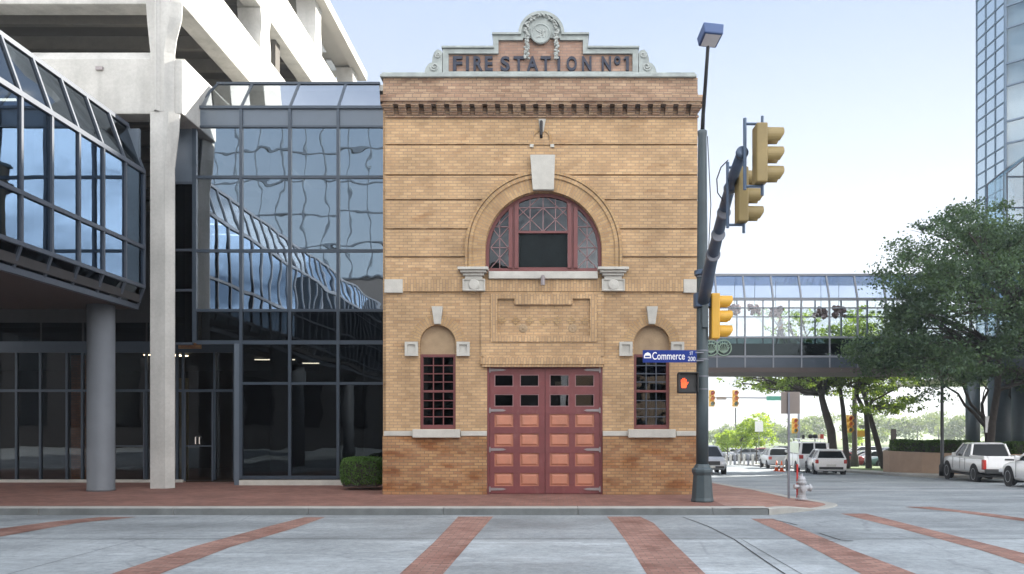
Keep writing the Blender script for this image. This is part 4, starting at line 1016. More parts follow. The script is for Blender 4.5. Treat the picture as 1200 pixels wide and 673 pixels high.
# ================================================================== the skybridge
BYF, BYB = 40.0, 43.2
sb_ = thing('skybridge', 'glazed pedestrian skybridge spanning the side street', 'skybridge', (14, BYF, 0))
bx0, bx1 = -3.0, 27.6
Zt, Zr, Ze, Zs, Zf, Zb = [fz(p, BYF) for p in (323, 351, 395.5, 418, 431, 434)][0:6]
Zt = fz(323, BYF+.5); Ztr = fz(361, BYF); 
bx = [FX(840, BYF)+FX(645+33.0, BYF)*k for k in range(-9, 14)]; bx = [x for x in bx if bx0 < x < bx1]; bx = [bx0]+bx+[bx1]
roof_y = BYF+.5
for a, c in zip(bx, bx[1:]):
    show = c > 6
    if not show: continue
    MB().quad((a+.03, BYF, Ztr), (c-.03, BYF, Ztr), (c-.03, BYF, Zr), (a+.03, BYF, Zr)).build('upper_pane', M['g_bridge'], sb_)
    MB().quad((a+.03, BYF, Ze), (c-.03, BYF, Ze), (c-.03, BYF, Ztr), (a+.03, BYF, Ztr)).build('pane', M['g_bridge'], sb_)
    MB().quad((a+.03, BYF, Zr), (c-.03, BYF, Zr), (c-.03, roof_y, Zt), (a+.03, roof_y, Zt)).build('roof_pane', M['g_bridge_roof'], sb_)
    MB().quad((a+.03, BYF, Zs), (c-.03, BYF, Zs), (c-.03, BYF, Ze), (a+.03, BYF, Ze)).build('apron_pane', M['g_bridge_low'], sb_)
a, c = bx0, [x for x in bx if x <= 6][-1]
o = MB().quad((a, BYF, Zs), (c, BYF, Zs), (c, BYF, Zr), (a, BYF, Zr)).quad((a, BYF, Zr), (c, BYF, Zr), (c, roof_y, Zt), (a, roof_y, Zt))
o.quad((bx0, BYB, Ze), (bx1, BYB, Ze), (bx1, BYB, Zr), (bx0, BYB, Zr))
tag(o.build('glazing_run', M['g_bridge'], sb_), kind='stuff')
fr = MB()
for x in bx:
    fr.box(x-.035, x+.035, BYF-.06, BYF+.06, Zf, Zr)
    fr.hexa([(x-.04, BYF-.05, Zr), (x+.04, BYF-.05, Zr), (x+.04, BYF+.05, Zr), (x-.04, BYF+.05, Zr), (x-.04, roof_y-.05, Zt), (x+.04, roof_y-.05, Zt), (x+.04, roof_y+.05, Zt), (x-.04, roof_y+.05, Zt)])
    fr.box(x-.03+.35, x+.03+.35, BYB-.06, BYB+.06, Zf, Zr+.6)
for z, h in ((Zr, .06), (Ztr, .03), (Ze, .05), (Zs, .05)): fr.box(bx0, bx1, BYF-.055, BYF+.055, z-h, z+h)
for z in (Zr+.6, Ztr, Ze): fr.box(bx0, bx1, BYB-.05, BYB+.05, z-.03, z+.03)
fr.box(bx0, bx1, roof_y-.06, roof_y+.08, Zt-.03, Zt+.09)
fr.build('frame', M['bridge_bar'], sb_)
MB().box(bx0, bx1, BYF-.03, BYF+.1, Zf, Zs-.055).build('fascia', M['frame'], sb_)
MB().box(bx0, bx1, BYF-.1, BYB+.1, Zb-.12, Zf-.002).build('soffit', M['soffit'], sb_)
MB().box(bx0, bx1, BYF+.15, BYB-.1, Zf, 6.16).box(bx0, bx1, BYB-.09, BYB-.03, 6.0, Ze).build('floor', M['teal_reflection'], sb_)
MB().box(bx0, bx1, roof_y+.1, BYB-.05, Zt-.04, Zt+.05).build('roof', M['g_bridge_roof'], sb_)
for k, px in enumerate((833, 848)):
    c = W(px, 408, BYF-.075); wr = MB()
    for r, w in ((.40, .035), (.24, .03)):
        wr.tube([(c.x+r*math.cos(t*math.pi/12), c.y, c.z+r*math.sin(t*math.pi/12)) for t in range(25)], w, 6, caps=False)
    for t in range(8): wr.tube([(c.x, c.y, c.z-.3), (c.x+.36*math.cos(.2+t*.39), c.y, c.z+.36*math.sin(.2+t*.39))], .018, 5)
    wr.build('leaf_medallion', M['wreath'], sb_)
for k, (px, py, q) in enumerate(((861, 363, 'nearest to the yellow signal'), (884.5, 362, 'beside the walking person'), (909, 365, ''), (962, 366, ''), (983, 365, ''))):
    c = W(px, py, 42.0); hb = MB(); rr = random.Random(k)
    for j in range(26): hb.ball(c+Vector((rr.uniform(-.3, .3), rr.uniform(-.25, .25), rr.uniform(-.3, .2))), rr.uniform(.08, .16), seg=6, rings=4)
    hbk = hb; t = thing('hanging_basket', ['pinkish hanging flower basket in the bridge, next to the yellow signal head', 'pinkish hanging flower basket in the bridge just behind the walking person', 'pinkish hanging flower basket in the bridge above the walking person', 'pinkish hanging basket among the greenery seen through the bridge windows', 'pinkish hanging basket by the bridge mullion where the oak crown begins'][k], 'hanging basket', c, 0, 'hanging baskets inside the skybridge')
    hb.build('flowers', M['pink'], t)
    MB().tube([c+Vector((0, 0, .2)), (c.x, c.y, Zt-.05)], .015, 5).build('hanger', M['frame'], t)
# ================================================================== the glass tower and its undercroft
TX, TY = 30.8, 52.0
tw = thing('glass_tower', 'pale blue glass office tower with faceted corner behind the oaks', 'glass tower', (TX+10, TY, 0))
H = 40.0
foot = [(TX, TY), (TX, TY+3.5), (TX+2.2, TY+5), (TX+46, TY+5), (TX+46, TY-16), (TX+14, TY-16), (TX+11, TY-11.3)]
ins = [(TX+.25, TY+.1), (TX+.25, TY+3.4), (TX+2.3, TY+4.8), (TX+45.8, TY+4.8), (TX+45.8, TY-15.8), (TX+14.2, TY-15.8), (TX+11.3, TY-11.2)]
MB().prism(ins, 5.2, H-.1, axis='z').build('core', plain('pale tower core', (.20, .27, .33), .7, var=.25, scale=.25), tw)  # core paled in colour to imitate haze on the tower
F0 = 3.9
def facet(p, q, n, zs, maxp):
    p, q = Vector((*p, 0)), Vector((*q, 0)); d = q-p; cnt = 0
    nn = Vector((d.y, -d.x, 0)).normalized()
    if nn.x > 0: nn = -nn
    for z0, z1 in zip(zs, zs[1:]):
        for i in range(n):
            a, c = p+d*(i/n), p+d*((i+1)/n)
            MB().quad((a.x, a.y, z0), (c.x, c.y, z0), (c.x, c.y, z1), (a.x, a.y, z1)).build('pane', M['g_tower'] if n > 1 else M['g_tower_pale'], tw); cnt += 1
    return cnt
zsA = [14+1.3*i for i in range(20)]; 
facet((TX, TY), (TX, TY+3.5), 3, [z for z in zsA if z < 33], 99)
zsB = []
z = 13.2
while z < 34: zsB += [z, z+1.5]; z += F0
facet((TX, TY), (TX+2.6, TY-2.67), 1, zsB, 99)
rest = MB()
rest.quad((TX, TY, 5.2), (TX, TY+3.5, 5.2), (TX, TY+3.5, 14), (TX, TY, 14)).quad((TX, TY, zsA[14]), (TX, TY+3.5, zsA[14]), (TX, TY+3.5, H), (TX, TY, H))
for a, c in (((TX+2.6, TY-2.67), (TX+11, TY-11.3)), ((TX+11, TY-11.3), (TX+14, TY-16)), ((TX+14, TY-16), (TX+46, TY-16)), ((TX, TY+3.5), (TX+2.2, TY+5)), ((TX+2.2, TY+5), (TX+46, TY+5))):
    rest.quad((*a, 5.2), (*c, 5.2), (*c, H), (*a, H))
rest.quad((TX, TY, 5.2), (TX+2.6, TY-2.67, 5.2), (TX+2.6, TY-2.67, 13.2), (TX, TY, 13.2)).quad((TX, TY, zsB[-1]), (TX+2.6, TY-2.67, zsB[-1]), (TX+2.6, TY-2.67, H), (TX, TY, H))
tag(rest.build('curtain_glass', M['g_tower'], tw), kind='stuff')
fr = MB()
for i in range(4): y = TY+3.5*i/3; fr.box(TX-.05, TX+.05, y-.04, y+.04, 5.2, H)
z = 5.3
while z < H:
    for dz in (0, 1.05): fr.box(TX-.05, TX+.04, TY, TY+3.5, z+dz-.045, z+dz+.045)
    z += F0/2
def oblique(mb, p, q, z0, z1, w=.06):
    p, q = Vector((*p, 0)), Vector((*q, 0)); n = Vector((-(q-p).y, (q-p).x, 0)).normalized()*w
    mb.hexa([(*(p-n).xy, z0), (*(q-n).xy, z0), (*(q+n).xy, z0), (*(p+n).xy, z0), (*(p-n).xy, z1), (*(q-n).xy, z1), (*(q+n).xy, z1), (*(p+n).xy, z1)])
for zz_ in [z for z in zsB] + [zsB[0]-F0*k for k in (1, 2)]: oblique(fr, (TX, TY), (TX+11, TY-11.3), zz_-.06, zz_+.06)
for i in range(5):
    a = Vector((TX, TY)).lerp(Vector((TX+11, TY-11.3)), i/4); fr.box(a.x-.07, a.x+.07, a.y-.07, a.y+.07, 5.2, H)
fr.build('curtain_grid', M['tower_grid'], tw)
bp_ = [(29.5, 5.2), (31.7, 5.2), (31.7, 20.0), (29.5, 18.2)]
MB().prism(bp_, TY-2.4, TY-.15, axis='y').build('atrium_bay', M['g_tower_pale'], tw)
fb = MB()
for y in (TY-2.4, TY-.15):
    for x_ in (29.5, 30.6, 31.7): fb.tube([(x_, y, 5.2), (x_, y, 18.2+(x_-29.5)*.82)], .05, 6)
    fb.tube([(29.45, y, 18.2), (31.75, y, 20.05)], .06, 6)
for z_ in (10, 12, 14, 16, 18): fb.tube([(29.45, TY-2.45, z_), (31.75, TY-2.45, z_)], .045, 6)
fb.build('bay_frame', M['frame_lt'], tw)
MB().box(26.6, 70, 41.2, 60, 5.0, 5.19).box(27.65, 60, 40, 41.19, Zb, Zt).build('podium_deck', M['concrete_dim'], tw)
for px, wpx, d in ((1140, 15.5, 47.5), (1172, 26, 45), (1199, 24, 42.5)):
    x = FX(px, d); r = wpx/2/FPX*d
    MB().lathe([(r, -1.4), (r, 5.0)], (x, d, 0), 28).build('column', M['pole'], tw, smooth=True)

# ================================================================== plants
def leaves(name, pts, size, m, parent, seed, flat=.0, offset=True, aspect=.6):
    rg = np.random.default_rng(seed); n = len(pts)
    u = rg.normal(size=(n, 3)); u[:, 2] *= (1-flat); u /= np.linalg.norm(u, axis=1)[:, None]
    v = rg.normal(size=(n, 3)); v -= (v*u).sum(1)[:, None]*u; v /= np.linalg.norm(v, axis=1)[:, None]
    s = (size*rg.uniform(.6, 1.35, n))[:, None]
    a = pts - u*s; c = pts + u*s; b1 = pts + v*s*aspect; b2 = pts - v*s*aspect
    P = np.stack([a, b1, c, b2], 1).reshape(-1, 3)
    me = bpy.data.meshes.new(name); me.vertices.add(4*n); me.vertices.foreach_set('co', P.astype('f').ravel())
    me.loops.add(4*n); me.loops.foreach_set('vertex_index', np.arange(4*n, dtype='i'))
    me.polygons.add(n); me.polygons.foreach_set('loop_start', np.arange(0, 4*n, 4, dtype='i')); me.polygons.foreach_set('loop_total', np.full(n, 4, 'i'))
    me.update(); me.validate()
    return link_mesh(name, me, m, parent, offset=offset)
def cloud(cl, n, seed, sub=9):
    """points for a crown: each clump is broken into smaller sprays, thick at the rim, so that sky shows between them"""
    rg = np.random.default_rng(seed); out = []
    vol = np.array([c[1][0]*c[1][1]*c[1][2] for c in cl])**.75; vol /= vol.sum()
    for (c, r), f in zip(cl, vol):
        k = max(5, int(sub*(r[0]*r[1]*r[2])**.5)); m = max(40, int(n*f)); per = m//k+1
        d = rg.normal(size=(k, 3)); d /= np.linalg.norm(d, axis=1)[:, None]
        ctr = np.array(c) + d*np.array(r)*rg.uniform(.45, 1.0, (k, 1))
        for q in ctr:
            s = min(r)*rg.uniform(.16, .34)
            out.append(q + rg.normal(size=(per, 3))*np.array([s*1.25, s*1.25, s*.7]))
    return np.concatenate(out)
def bend(p, q, rg, k=5, sag=.12):
    p, q = Vector(p), Vector(q); L_ = (q-p).length; out = []
    for i in range(k+1):
        t = i/k; w = math.sin(math.pi*t)
        out.append(p.lerp(q, t) + Vector((rg.uniform(-1, 1), rg.uniform(-1, 1), rg.uniform(-.6, .9)))*L_*sag*w*.6)
    return out
def tree(name, label, group, base, trunk, r0, cl, n, size, m, seed, twigs=2, cat='tree', limb=(.34, .5)):
    rg = random.Random(seed); base = Vector(base)
    t = thing(name, label, cat, base, 0, group)
    mb = MB(); pts = [Vector(p) for p in trunk]; k = len(pts)
    mb.tube([pts[0]-Vector((0, 0, .4))] + pts, [r0*1.5] + [r0*(1-.45*i/max(1, k-1)) for i in range(k)], 10)
    tops = pts[-max(1, k//2):]
    for c, r in cl:
        c = Vector(c); s = min(tops, key=lambda p: (p-c).length)
        b = bend(s, c+Vector((0, 0, -r[2]*.3)), rg); rb = r0*rg.uniform(*limb)
        mb.tube(b, [rb*(1-.78*i/5) for i in range(6)], 7)
        for j in range(twigs):
            e = c + Vector((rg.uniform(-1, 1)*r[0], rg.uniform(-1, 1)*r[1], rg.uniform(-.5, .8)*r[2]))*.85
            mb.tube(bend(b[rg.choice((2, 3, 4))], e, rg, 4), [rb*.38, rb*.28, rb*.2, rb*.12, rb*.05], 5)
    mb.build('trunk', M['bark'], t, smooth=True)
    leaves('crown', cloud(cl, n, seed), size, m, t, seed+1)
    return t
def clumps(px0, px1, py0, py1, d0, d1, n, r, seed, keep=lambda px, py: True):
    rg = random.Random(seed); out = []
    while len(out) < n:
        px, py, d = rg.uniform(px0, px1), rg.uniform(py0, py1), rg.uniform(d0, d1)
        if not keep(px, py): continue
        k = rg.uniform(.75, 1.3)
        out.append((tuple(W(px, py, d)), (r*k*1.15, r*k*1.15, r*k*.7)))
    return out
G = lambda x, y, dz=0: (x, y, gz(y)+.15+dz)
# the great dark live oak at the frame's edge, in front of the skybridge
def in_big(px, py):
    top = np.interp(px, [1010, 1052, 1075, 1110, 1150, 1200, 1400], [405, 300, 262, 238, 232, 228, 215])
    bot = np.interp(px, [1010, 1060, 1110, 1180, 1400], [428, 432, 438, 440, 440])
    return top+16 < py < bot
bx_, by_ = 22.2, 38.6
cl = clumps(1045, 1330, 228, 445, 32.5, 38.8, 84, 1.3, 5, in_big) + clumps(1000, 1080, 350, 440, 33.5, 37.5, 14, 1.0, 6, in_big)
cl += [(tuple(W(1066, 292, 36)), (.8, .8, .5)), (tuple(W(1090, 262, 36)), (.9, .9, .6)), (tuple(W(1130, 250, 37)), (1, 1, .7))]
fk = Vector(G(bx_, by_, 2.6))
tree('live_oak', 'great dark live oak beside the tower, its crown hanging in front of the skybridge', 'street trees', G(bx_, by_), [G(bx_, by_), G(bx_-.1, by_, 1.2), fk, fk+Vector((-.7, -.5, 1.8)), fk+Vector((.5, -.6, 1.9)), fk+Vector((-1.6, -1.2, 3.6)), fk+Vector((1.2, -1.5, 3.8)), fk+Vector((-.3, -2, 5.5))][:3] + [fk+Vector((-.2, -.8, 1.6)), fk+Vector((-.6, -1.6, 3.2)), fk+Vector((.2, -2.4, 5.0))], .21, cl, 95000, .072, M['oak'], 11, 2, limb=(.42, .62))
# oaks standing in the strip beyond the bridge
def under(px, py): return True
ok = []
specs = [
  ((978, 52.5), [(978, 546), (974, 505), (966, 478), (962, 462)], [(940, 400, 440), (925, 360, 425), (912, 440, 455), (960, 390, 445), (885, 438, 450), (930, 440, 458), (960, 440, 462)], 'live oak with a thick forked trunk directly behind the white hatchback', 21),
  ((993, 54), [(994, 548), (990, 510), (988, 480), (984, 452)], [(985, 375, 440), (1000, 360, 430), (975, 425, 455)], 'slender upright live oak just right of the forked one, by the yellow signs', 22),
  ((1018, 54), [(1018, 548), (1017, 515), (1015, 485), (1003, 462)], [(1010, 420, 452), (1030, 400, 450), (1020, 365, 425)], 'straight thin live oak between the yellow signs and the leaning trunk', 23),
  ((1036, 53), [(1037, 549), (1028, 518), (1017, 478), (1007, 442)], [(1040, 440, 480), (1050, 430, 470), (1055, 400, 450), (1030, 455, 490), (1005, 430, 455)], 'live oak with a long trunk leaning over the street beside the tan wall', 24)]
for (px, d), tk, crown, lab, sd in specs:
    rg = random.Random(sd); b = W(px, 0, d); base = G(b.x, d)
    cl = []
    for cx, c0, c1 in crown:
        for j in range(7): cl.append((tuple(W(cx+rg.uniform(-24, 24), rg.uniform(c0, c1), d+rg.uniform(-3.5, 3.5))), (1.5*rg.uniform(.6, 1.3), 1.5*rg.uniform(.6, 1.3), .5)))
    tk3 = [Vector(base)] + [W(p, q, d) for p, q in tk[1:]]
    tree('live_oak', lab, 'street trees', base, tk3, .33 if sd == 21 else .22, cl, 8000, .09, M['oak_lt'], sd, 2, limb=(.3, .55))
# crown and twigs at the far right, behind the truck
rg = random.Random(31); d = 43.5; b = W(1196, 0, d)
cl = [(tuple(W(rg.uniform(1130, 1290), rg.uniform(415, 440), d+rg.uniform(-3, 3))), (1.5, 1.5, .7)) for _ in range(14)]
tree('live_oak', 'live oak with forking limbs rising behind the pickup truck and hedge', 'street trees', G(23.94, 42), [G(23.94, 42), G(23.92, 42, .7), Vector(W(1157, 512, 42)), Vector(W(1155, 500, 42))], .19, [(tuple(W(1120, 438, 41.5)), (1.2, 1, .5)), (tuple(W(1095, 436, 41)), (1.2, 1, .4)), (tuple(W(1150, 430, 42)), (1.2, 1, .6))], 2500, .085, M['oak'], 32, 2, limb=(.45, .6))
tree('live_oak', 'dark live oak at the frame edge above the white sedan', 'street trees', G(b.x+1.4, d), [G(b.x+1.4, d), G(b.x+1.2, d, 1.8), Vector(W(1188, 470, d)), Vector(W(1200, 440, d))], .16, cl, 7000, .09, M['oak'], 31, 2)
# young bright trees across the far street
for k, (px, py0, d, lab) in enumerate(((852, 516, 80, 'small yellow green street tree nearest the pole, its crown half hidden by it'), (868, 508, 77, 'small yellow green street tree in the middle of the sunlit row'), (886, 490, 74, 'tallest of the sunlit young street trees, behind the back of the square sign'), (1003, 512, 88, 'yellow green young tree beyond the yellow signs'))):
    rg = random.Random(40+k); b = W(px, 0, d); z0 = gz(d)+.1
    ht = W(px, py0-8, d).z
    cl = [((b.x+rg.uniform(-1.2, 1.2), d+rg.uniform(-1, 1), rg.uniform(z0+1.9, ht-.2)), (.85, .85, .6)) for _ in range(14)]
    cl = [((b.x+(c[0]-b.x)*(1.25-(c[2]-z0)/(ht-z0)*.75), c[1], c[2]), r) for c, r in cl]
    tree('young_tree', lab, 'young trees across the far street', (b.x, d, z0), [(b.x, d, z0), (b.x+.05, d, z0+1.2), (b.x, d, z0+2.4)], .07, cl, 3000, .10, M['young'], 50+k, 1)
# hazy trees on the skyline
FAR = [(930, 505, 150), (955, 500, 165), (1010, 503, 150), (1045, 508, 170), (1075, 502, 160), (1100, 500, 180), (1125, 504, 150), (905, 512, 170), (875, 514, 185), (845, 516, 175), (1155, 505, 170)]
FL = ['grey green', 'rounded', 'broad', 'low', 'tall narrow', 'pale', 'bushy', 'dull', 'small', 'spreading', 'faint']
for k, (px, py, d) in enumerate(FAR):
    rg = random.Random(60+k); b = W(px, 0, d); z0 = gz(d)
    ht = W(px, py-14, d).z - z0
    cl = [((b.x+rg.uniform(-3.2, 3.2), d+rg.uniform(-3, 3), z0+rg.uniform(.35, .95)*ht), (1.9, 1.9, 1.3)) for _ in range(11)]
    tree('skyline_tree', 'hazy tree of the distant tree line beyond the car park', 'hazy trees on the skyline', (b.x, d, z0), [(b.x, d, z0), (b.x, d, z0+ht*.35), (b.x, d, z0+ht*.6)], .2, cl, 1800, .28, M['far_leaf'], 70+k, 0)
def boxleaf(x0, x1, y0, y1, z0, z1, n, seed, jit=.03, rnd=.12):
    rg = np.random.default_rng(seed); lx, ly, lz = x1-x0, y1-y0, z1-z0
    ar = np.array([lx*lz, lx*lz, ly*lz, ly*lz, lx*ly]); f = rg.choice(5, n, p=ar/ar.sum()); u, v = rg.random(n), rg.random(n)
    P = np.empty((n, 3))
    for k in range(5):
        i = f == k
        if k < 2: P[i] = np.stack([x0+u[i]*lx, np.full(i.sum(), y0 if k == 0 else y1), z0+v[i]*lz], 1)
        elif k < 4: P[i] = np.stack([np.full(i.sum(), x0 if k == 2 else x1), y0+u[i]*ly, z0+v[i]*lz], 1)
        else: P[i] = np.stack([x0+u[i]*lx, y0+v[i]*ly, np.full(i.sum(), z1)], 1)
    c = np.array([(x0+x1)/2, (y0+y1)/2, (z0+z1)/2]); h = np.array([lx, ly, lz])/2
    q = (P-c)/h; m = np.linalg.norm(q, axis=1)[:, None]
    P = c + q*h*(1-rnd*np.clip(m-1.05, 0, 1)) + rg.normal(size=(n, 3))*jit
    ins = c + (P-c)*rg.uniform(.6, 1, (n, 1)); w = rg.random(n) < .35; P[w] = ins[w]
    return P
bu = thing('clipped_bush', 'clipped green box bush at the foot of the fire station wall', 'bush', (-5.2, 21.6, 0))
x0, x1 = FX(399, 21.4), FX(446, 21.4); zt0 = fz(537, 21.4)
leaves('foliage', boxleaf(x0, x1, 21.2, 22.2, .12, zt0, 9000, 5, .02, .28), .026, M['hedge'], bu, 9)
MB().box(x0+.1, x1-.1, 21.3, 22.1, .1, zt0-.09).build('twigs', M['bark'], bu)
rw = thing('retaining_wall', 'low tan stucco retaining wall under the long hedge', 'wall', (20.5, 42, gz(42)))
pth = [(20.2, 46.5), (19.75, 45.6), (19.7, 44.6), (19.95, 43.6), (20.4, 42.2), (21.4, 40.4), (23.4, 38.9), (30, 37.6), (40, 37)]
pth = [Vector((*p, 0)) for p in pth]
mb = MB()
for a, c in zip(pth, pth[1:]):
    n = Vector((-(c-a).y, (c-a).x, 0)).normalized()*.3
    if n.x < 0: n = -n
    za, zc = gz(a.y), gz(c.y)
    mb.hexa([(a.x, a.y, za), (c.x, c.y, zc), (c.x+n.x, c.y+n.y, zc), (a.x+n.x, a.y+n.y, za), (a.x, a.y, .42), (c.x, c.y, .42), (c.x+n.x, c.y+n.y, .42), (a.x+n.x, a.y+n.y, .42)])
mb.build('wall', M['tan'], rw)
hd = thing('long_hedge', 'long clipped hedge on top of the tan retaining wall', 'hedge', (21, 42, .4))
P = []
for i, (a, c) in enumerate(zip(pth, pth[1:])):
    d = c-a; L_ = d.length; ang = math.atan2(d.y, d.x); n_ = int(1900*min(L_, 5))
    Q = boxleaf(-.1, L_+.1, .38, 1.5, .40, 1.02+.05*math.sin(i*2.1), n_, 80+i, .03, .12)
    sgn = 1 if Vector((-(d).y, d.x, 0)).x > 0 else -1
    X = a.x + Q[:, 0]*math.cos(ang) - sgn*Q[:, 1]*math.sin(ang); Y = a.y + Q[:, 0]*math.sin(ang) + sgn*Q[:, 1]*math.cos(ang)
    P.append(np.stack([X, Y, Q[:, 2]], 1))
leaves('foliage', np.concatenate(P), .05, M['hedge_lt'], hd, 88)
mb = MB()
for a, c in zip(pth, pth[1:]):
    n = Vector((-(c-a).y, (c-a).x, 0)).normalized()
    if n.x < 0: n = -n
    a2, c2 = a+n*.45, c+n*.45; a3, c3 = a+n*1.4, c+n*1.4
    mb.hexa([(a2.x, a2.y, -.9), (c2.x, c2.y, -.9), (c3.x, c3.y, -.9), (a3.x, a3.y, -.9), (a2.x, a2.y, .93), (c2.x, c2.y, .93), (c3.x, c3.y, .93), (a3.x, a3.y, .93)])
mb.build('twigs', M['bark'], hd)
# ================================================================== signal pole and what hangs on it
PX, PY = 3.56, 18.0
sp = thing('signal_pole', 'tall grey green signal pole with a mast arm and a street lamp on top', 'signal pole', (PX, PY, 0))
bs = MB().lathe([(.27, 0), (.27, .04), (.255, .10), (.215, .62), (.235, .66), (.25, .70), (.25, .76), (.20, .80), (.165, .88)], (PX, PY, .002), 8)
bs.build('base', M['pole'], sp, bevel=.015)
MB().lathe([(.145, .86), (.142, 2.4), (.135, 4.5), (.10, 8.56), (.11, 8.6), (.11, 8.68), (.05, 8.72)], (PX, PY, 0), 20).build('shaft', M['pole'], sp, smooth=True)
bd = MB()
for z in (3.32, 3.52, 2.92, 2.62, 4.62, 5.25): bd.lathe([(.148, z), (.148, z+.03)], (PX, PY, 0), 20)
bd.build('steel_band', M['galv'], sp)
MB().box(PX-.05, PX+.10, PY-.22, PY-.12, 4.05, 4.62).build('junction_box', M['pole'], sp, bevel=.02)
arm = [(PX, PY-.05, 4.62), (PX-.005, PY-.55, 5.0), (PX-.02, 17.0, 5.32), (3.48, 16, 5.72), (3.40, 15, 6.02), (3.30, 13.9, 6.25), (3.21, 12.9, 6.33)]
MB().tube(arm, [.14, .145, .135, .12, .108, .095, .085], 14).lathe([(.0, 0), (.105, 0), (.105, .05), (.0, .05)], (3.21, 12.84, 6.33), 14, 'y').build('mast_arm', M['pole_gal'], sp, smooth=True)
MB().lathe([(.19, -.18), (.21, -.16), (.21, .14), (.19, .16)], (PX, PY, 4.72), 20).build('arm_clamp', M['pole_gal'], sp)
MB().lathe([(.17, -.06), (.19, -.05), (.19, .05), (.17, .06)], (PX, PY, 5.36), 20).tube([(PX, PY-.16, 5.36), (3.54, 17.0, 5.36)], .05).build('arm_clamp', M['pole_gal'], sp)
la = MB().tube([(PX, PY, 8.6), (PX-.01, PY-.15, 9.0), (3.51, 17.4, 9.5), (3.43, 16.7, 10.08)], [.05, .045, .042, .038], 10); la.build('lamp_bracket', M['black'], sp, smooth=True)
lc = Vector((3.45, 16.6, 10.19))
lm = MB(); Rm = Matrix.Rotation(R(-14), 3, 'X') @ Matrix.Rotation(R(8), 3, 'Z')
P8 = [(-.21, -.24, -.12), (.21, -.24, -.12), (.20, .2, -.12), (-.20, .2, -.12), (-.23, -.26, .12), (.23, -.26, .12), (.22, .24, .12), (-.22, .24, .12)]
lm.hexa([lc + Rm @ Vector(p) for p in P8]).build('lamp_head', plain('lamp housing', (.035, .075, .19), .45, var=.1), sp, bevel=.03)
MB().quad(*[lc + Rm @ Vector(p) for p in ((-.17, -.2, -.126), (.17, -.2, -.126), (.16, .16, -.126), (-.16, .16, -.126))]).build('lamp_lens', M['lamp'], sp)

lp = [W(848, 236, 14.6), W(841, 226, 14.6), W(840, 210, 14.5), W(845, 196, 14.3), W(853, 188, 14.1)]
MB().tube(lp, .012, 5).build('cable', M['black'], sp)
MB().tube([W(829, 160, 18), W(833, 240, 17.8), W(829, 318, 17.6)], .012, 5).build('cable', M['black'], sp)
for k in range(4):
    q = Vector(arm[2]).lerp(Vector(arm[5]), .15+k*.25); MB().lathe([(.152-.012*k, -.03), (.158-.012*k, -.02), (.158-.012*k, .02), (.152-.012*k, .03)], q, 14, 'y').build('arm_band', M['galv'], sp)
def traffic_light(name, label, c, m, face=(1, 0), group='traffic lights on the signal pole', scale=1.0, lit=None, bracket=True, vis=.30):
    """three lamp signal; c is the middle of its housing; face is the way the lamps look"""
    c = Vector(c); t = thing(name, label, 'traffic light', c, math.atan2(face[1], face[0]), group); k = scale
    MB().box(-.10*k, .10*k, -.17*k, .17*k, -.53*k, .53*k).build('housing', m, t, bevel=.025*k, offset=False)
    for i in range(3):
        z = (.345-.345*i)*k; v = MB(); n = 18; vs = []
        for (r, x) in ((.15*k, .10*k), (.148*k, .10*k+vis*k)):
            for r_ in (r, r-.008*k):
                for j in range(n+1):
                    w = R(-52+ 284*j/n); xx = x - (.09*k*max(0, -math.sin(w)) if x > .2*k else 0)
                    vs.append((xx, r_*math.cos(w), z+r_*math.sin(w)))
        s = n+1; fs = []
        for j in range(n):
            fs += [(j, j+1, 2*s+j+1, 2*s+j), (s+j, 3*s+j, 3*s+j+1, s+j+1), (2*s+j, 2*s+j+1, 3*s+j+1, 3*s+j)]
        v.add(vs, fs).build('visor', m, t, offset=False)
        MB().lathe([(0, .0), (.135*k, 0), (.12*k, .03*k), (0, .045*k)], (.101*k, 0, z), 18, 'x').build('lens', M[('tail', 'amber', 'p_green')[i]], t, offset=False)
    if bracket:
        b = MB().tube([(-.27*k, 0, -.62*k), (-.27*k, 0, .66*k)], .032*k, 8).tube([(-.27*k, 0, .56*k), (.02, 0, .56*k)], .026*k, 8).tube([(-.27*k, 0, -.56*k), (.02, 0, -.56*k)], .026*k, 8)
        b.tube([(.04, 0, .5*k), (.04, 0, .70*k)], .025*k, 8).tube([(.04, 0, -.52*k), (.04, 0, -.72*k)], .03*k, 8)
        b.build('bracket', M['pole_gal'], t, offset=False)
    return t
c = W(890.5, 182, 12.8); traffic_light('traffic_light', 'traffic light at the tip of the mast arm, the highest of those on the pole', c, M['olive_y'], scale=.93)
c = W(869, 230, 13.9); traffic_light('traffic_light', 'traffic light on the mast arm half behind the one at its tip', c, M['olive_y'], scale=.93)
c = W(834.5, 371.5, 18); traffic_light('traffic_light', 'bright yellow traffic light clamped low on the pole shaft in front of the bridge', (c.x+.05, 17.98, c.z), M['yellow'], bracket=False)
ps = thing('pedestrian_signal', 'black pedestrian signal showing a lit orange hand on the pole', 'pedestrian signal', (3.18, 17.9, 2.78))
c = W(805.5, 449, 17.8)
MB().box(c.x-.225, c.x+.225, 17.72, 17.95, c.z-.24, c.z+.24).build('housing', M['black'], ps, bevel=.03)
MB().box(c.x-.23, c.x+.23, 17.60, 17.719, c.z+.215, c.z+.24).box(c.x-.23, c.x-.205, 17.62, 17.719, c.z-.2, c.z+.214).box(c.x+.205, c.x+.23, 17.62, 17.719, c.z-.2, c.z+.214).build('hood', M['black'], ps)
for dz in (.16, -.16): MB().tube([(c.x+.2, 17.88, c.z+dz), (PX, PY, c.z+dz)], .03, 8).build('bracket', M['pole'], ps)
hx, hz = c.x-.09, c.z-.02; hd_ = MB()                # the lit hand: palm, four fingers, thumb
